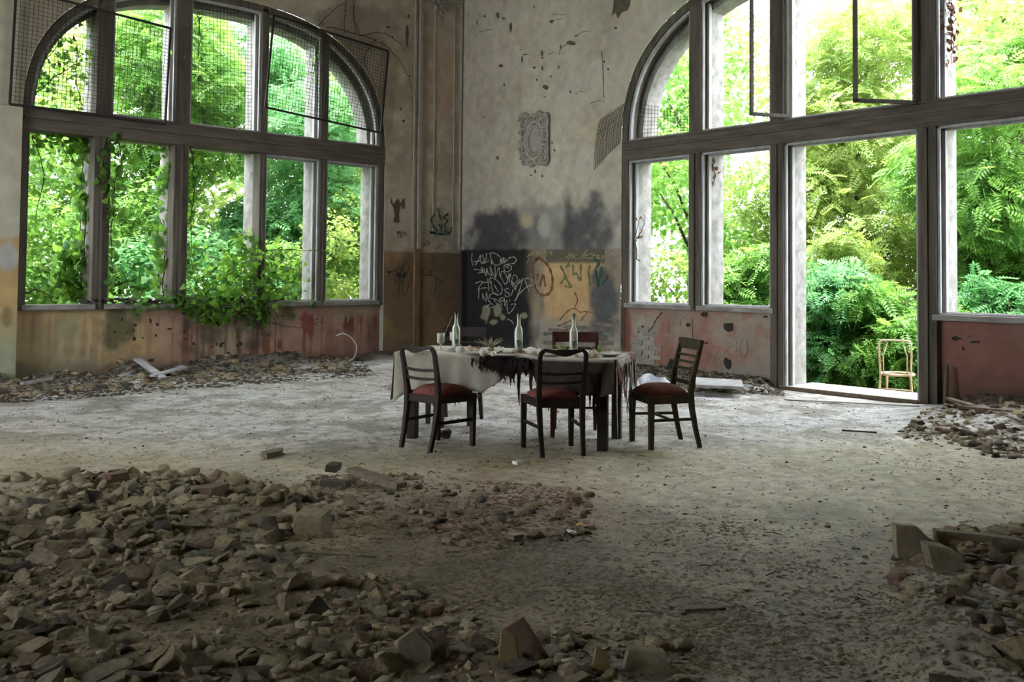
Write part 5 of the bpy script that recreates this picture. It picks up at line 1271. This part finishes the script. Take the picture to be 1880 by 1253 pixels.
sh = [(2.7,-9.6,1.5,.9,1500,'leafC',PINN,(.2,.32)),(3.0,-8.1,1.5,.95,1700,'leafC',PINN,(.2,.32)),(2.6,-6.6,1.5,.9,1700,'leafA',PINN,(.2,.32)),(2.4,-5.3,1.7,.9,1700,'leafC',PINN,(.2,.32)),(3.0,-3.8,2.0,1.0,1800,'leafA',PINN,(.2,.32)),(4.2,-6.0,2.2,1.1,1900,'leafB',PINN,(.2,.33)),(4.4,-9.0,2.2,1.1,1900,'leafA',PINN,(.2,.33)),(2.5,-2.2,2.0,1.0,1500,'leafB',BROAD,(.07,.13)),(2.0,-11,1.8,1,1200,'leafC',PINN,(.2,.32)),(1.9,-.6,2.2,1.0,1600,'leafB',BROAD,(.07,.13)),(6.2,-7.4,2.6,1.4,2400,'leafB',PINN,(.22,.34)),(6.0,-2.0,2.6,1.4,2400,'leafA',BROAD,(.1,.17)),
 (-6.9,2.0,3.4,1.0,3600,'leafA',BROAD,(.08,.14)),(-5.7,1.9,2.4,.85,2600,'leafA',BROAD,(.08,.14)),(-4.5,2.2,2.2,.9,2600,'leafC',BROAD,(.08,.14)),(-3.2,2.1,2.0,.9,2400,'leafA',BROAD,(.08,.14)),(-2.0,1.9,2.6,.9,2600,'leafB',BROAD,(.06,.11)),(-.6,2.0,3.2,1.0,2800,'leafB',BROAD,(.06,.11)),(.8,1.9,3.6,1.1,2800,'leafB',BROAD,(.07,.12)),(-7.9,2.4,4.2,1.1,2600,'leafD',BROAD,(.08,.14)),(-4.9,3.2,3.0,1.2,2600,'leafA',BROAD,(.08,.14)),(-2.4,3.3,2.8,1.2,2600,'leafC',PINN,(.22,.36)),(0.6,4.4,3.2,1.4,2800,'leafA',BROAD,(.1,.16))]
for i,(x,y,h,cr,n,m,tp,sz) in enumerate(sh):
    w = 'outside the doorway wall' if y<0 else 'outside the ivy window wall'
    tree('shrub', x,y,h,cr,n,m,tp,sz, f'{"low" if h<1.6 else "knee-high" if h<1 else "tall" if h>3 else "waist-high" if h<2.1 else "head-high"} {KL[m]} {"feathery" if tp is PINN else "broad-leaved"} shrub growing {"against" if (x<2.3 if y<0 else y<2) else "a little way off from"} {w[8:]}', 400+i, 'shrub', f'shrubs {w}', zlow=.12, trunk_r=.03, nb=8)

# ------------------------------------------------------------------ ivy in the left window, every leaf a part
def ivy_leaf_mesh(m):
    mb = MB(); k = [(0,0),(-.30,.02),(-.48,.30),(-.30,.42),(-.22,.72),(0,1),(.22,.72),(.30,.42),(.48,.30),(.30,.02)]
    mb.v = [(x,y,-.12*abs(x)-.1*y*y) for x,y in k]+[(0,.4,.05)]; n = len(k)
    mb.f = [(i,(i+1)%n,n) for i in range(n)]
    return mb.mesh('leaf', MT[m], True)
IVM = [ivy_leaf_mesh('ivy'), ivy_leaf_mesh('creeplit'), ivy_leaf_mesh('leafD')]
def vine(paths, nleaf, label, seed, spread=.10, size=(.06,.11), mix=(.5,.3,.2), rad=.009, name='ivy_vine', inward=.5, mesh=None):
    """paths: lists of world points"""
    g = random.Random(seed); b0 = Vector(paths[0][0]); r = empty(name, b0, 0, label, 'vine')
    segs = []
    for pth in paths:
        pts = [Vector(p)-b0 for p in catmull([tuple(p) for p in pth],5)]
        pts = [p+Vector((g.uniform(-.015,.015),g.uniform(-.015,.015),g.uniform(-.01,.01))) for p in pts]
        MB().tube(pts, [rad*(1-.7*i/len(pts)) for i in range(len(pts))], 5).build('stem', MT['vinestem'], r, True); segs.append(pts)
    for q in range(nleaf):
        pts = g.choice(segs); c = g.choice(pts)+Vector((g.gauss(0,spread),g.gauss(0,spread*.6),g.gauss(0,spread)))
        if mesh is not None: c.y = min(c.y, -b0.y-.012) if b0.y < 0 and b0.x < -1 else c.y
        me = mesh or g.choices(IVM, mix)[0]; o = link('leaf', me, r); o.location = c; s = g.uniform(*size); o.scale = (s,s,s)
        o.rotation_euler = (g.uniform(.3,1.6)+math.pi*.5*0, g.uniform(-.7,.7), g.uniform(-1.2,1.2)+(math.pi if g.random()<.3 else 0))
    return r
def PLs(pts, off): return [pL(u,v,off) for u,v in pts]
vine([PLs([(150,548),(152,480),(158,400),(150,320),(160,255)],.30), PLs([(140,550),(143,480),(146,400),(146,320),(150,262)],.5), PLs([(135,545),(120,510),(130,460)],.45)], 300, 'dark ivy climbing the first thick window post from the wall pier', 1, spread=.085, size=(.10,.17), mix=(.75,.1,.15))
vine([PLs([(215,250),(222,300),(205,360),(212,420)],.02), PLs([(198,262),(190,300),(198,345),(190,400)],-.03), PLs([(210,330),(205,440),(208,520)],.0)], 130, 'ivy trailing down the room side of the first thick window post', 2, spread=.07, size=(.07,.12), mix=(.7,.1,.2))
vine([PLs([(300,548),(302,480),(310,400),(314,320),(318,262)],.30), PLs([(290,550),(294,480),(298,400),(300,320),(304,265)],.5)], 300, 'ivy wrapped round the second window post', 3, spread=.085, size=(.10,.17), mix=(.65,.15,.2))
vine([PLs([(350,270),(358,330),(350,400),(352,470),(360,540)],.10)], 120, 'thin ivy hanging on the room side of the second window post', 4, spread=.06, mix=(.4,.4,.2))
vine([PLs([(60,180),(90,150),(130,120),(160,90)],.3), PLs([(60,160),(75,120),(110,80)],.35), PLs([(150,195),(140,140),(150,60)],.3)], 260, 'shady ivy filling the first arched pane', 5, spread=.16, mix=(.6,.2,.2))
vine([PLs([(60,255),(100,262),(150,258)],.35), PLs([(58,250),(80,320),(60,420)],.35), PLs([(110,255),(130,300)],.35)], 200, 'ivy hanging from the transom over the first lower pane', 6, spread=.15, mix=(.55,.3,.15))
vine([PLs([(360,555),(400,520),(440,490),(470,468)],-.02), PLs([(420,560),(470,500),(500,480)],.0), PLs([(470,560),(500,530),(530,545)],-.05), PLs([(380,560),(420,575),(450,560)],-.10)], 300, 'bushy bright green creeper spilling over the sill into the hall', 7, spread=.17, size=(.08,.14), mix=(.2,.65,.15), name='creeper')
vine([PLs([(370,545),(390,500),(430,470),(465,458)],.12), PLs([(440,545),(480,510),(520,515)],.10), PLs([(400,550),(450,530),(540,545)],.10)], 300, 'thick leafy creeper crowding the sill in the middle panes', 27, spread=.17, size=(.08,.14), mix=(.35,.5,.15), name='creeper')
vine([PLs([(375,560),(390,580),(400,600)],-.06), PLs([(330,556),(350,566),(372,572)],-.05), PLs([(470,556),(480,575),(485,590)],-.06)], 150, 'dark leafy creeper hanging below the sill over the stained apron', 28, spread=.09, size=(.06,.11), mix=(.7,.1,.2), name='creeper')
vine([PLs([(250,555),(300,552),(350,556),(420,562),(480,566)],-.03)], 130, 'dark creeper mat lying along the window sill', 8, spread=.08, mix=(.7,.0,.3), name='creeper')
vine([PLs([(480,560),(495,590),(530,600),(560,603)],-.06)], 8, 'bare tendril curling down below the sill', 9, spread=.02, size=(.03,.04), name='creeper')
vine([PLs([(485,462),(520,459),(560,460),(596,460)],-.02)], 16, 'single tendril stretched across the pane to the slim post', 10, spread=.015, size=(.03,.05), mix=(.1,.8,.1), name='creeper')
vine([PLs([(330,20),(335,60),(322,110),(330,180)],.08), PLs([(362,20),(368,70),(362,110)],.08)], 46, 'sprig of pale ivy on the second post of the arch', 11, spread=.05, size=(.04,.08), mix=(.2,.7,.1))
vine([PLs([(578,70),(580,110),(575,150)],.08)], 30, 'short ivy sprig on the fourth post of the arch', 12, spread=.05, size=(.04,.07), mix=(.3,.6,.1))
DRY = MB(); DRY.v=[(-.25,0,0),(.25,.1,.05),(.3,.6,-.05),(0,1,.1),(-.3,.55,.05)]; DRY.f=[(0,1,2),(0,2,4),(2,3,4)]; DRYM = DRY.mesh('leaf', MT['dryleaf'])
vine([PLs([(632,62),(634,20),(640,-20)],-.03), PLs([(652,62),(650,20),(655,-20)],-.03), PLs([(660,66),(650,30),(648,-15)],-.03), PLs([(585,48),(610,20),(636,4)],-.03), PLs([(600,50),(640,58),(690,75),(715,90),(745,130),(755,165),(758,230),(756,300)],-.05), PLs([(660,66),(700,60),(735,80),(748,100)],-.04), PLs([(690,72),(668,110),(690,160),(680,180)],-.07)], 70, 'dry leafless vine hanging over the arch beside the moulded pilaster', 13, spread=.05, size=(.02,.045), name='dry_vine', mesh=DRYM, rad=.008)
def PRs(pts, off): return [pR(u,v,off) for u,v in pts]
vine([PRs([(1747,5),(1745,40),(1750,80),(1747,115)],.22)], 60, 'reddish dry creeper clinging to the outer pier over the far apron', 14, spread=.06, size=(.05,.09), name='dry_vine', mesh=DRYM)
vine([PRs([(1172,480),(1165,440),(1175,400)],.10), PRs([(1168,440),(1180,420),(1184,395)],.1)], 14, 'scrap of dry creeper on the jamb beside the netting', 15, spread=.03, size=(.04,.06), name='dry_vine', mesh=DRYM)
vine([PRs([(1308,300),(1312,325),(1306,345)],.3)], 12, 'rust-brown creeper scrap on the slim post reveal', 16, spread=.03, size=(.05,.08), name='dry_vine', mesh=DRYM)
vine([PLs([(45,540),(65,533),(85,540),(97,555)],-.02)], 0, 'pale bent cane arching over the sill beside the wall pier', 17, name='bent_cane', rad=.014)
# dead leaves on the sill
mb = MB(); rr = random.Random(33)
for q in range(420):
    u = rr.uniform(150,520); p = pL(u, 557, rr.uniform(-.02,.22)); z = .972+rr.random()*.06; s = rr.uniform(.03,.07); a = rr.uniform(0,6.28)
    n = len(mb.v); mb.v += [(p[0]+s*math.cos(a+i*1.7),p[1]+s*.6*math.sin(a+i*1.7),z+rr.uniform(-.015,.03)) for i in range(4)]; mb.f.append((n,n+1,n+2,n+3))
tag(mb.build('sill_litter', MT['darkrub']), 'dead leaf litter lying on the ivy window sill', 'litter', kind='stuff')
for d in DBG: print('CASEMENT', d)
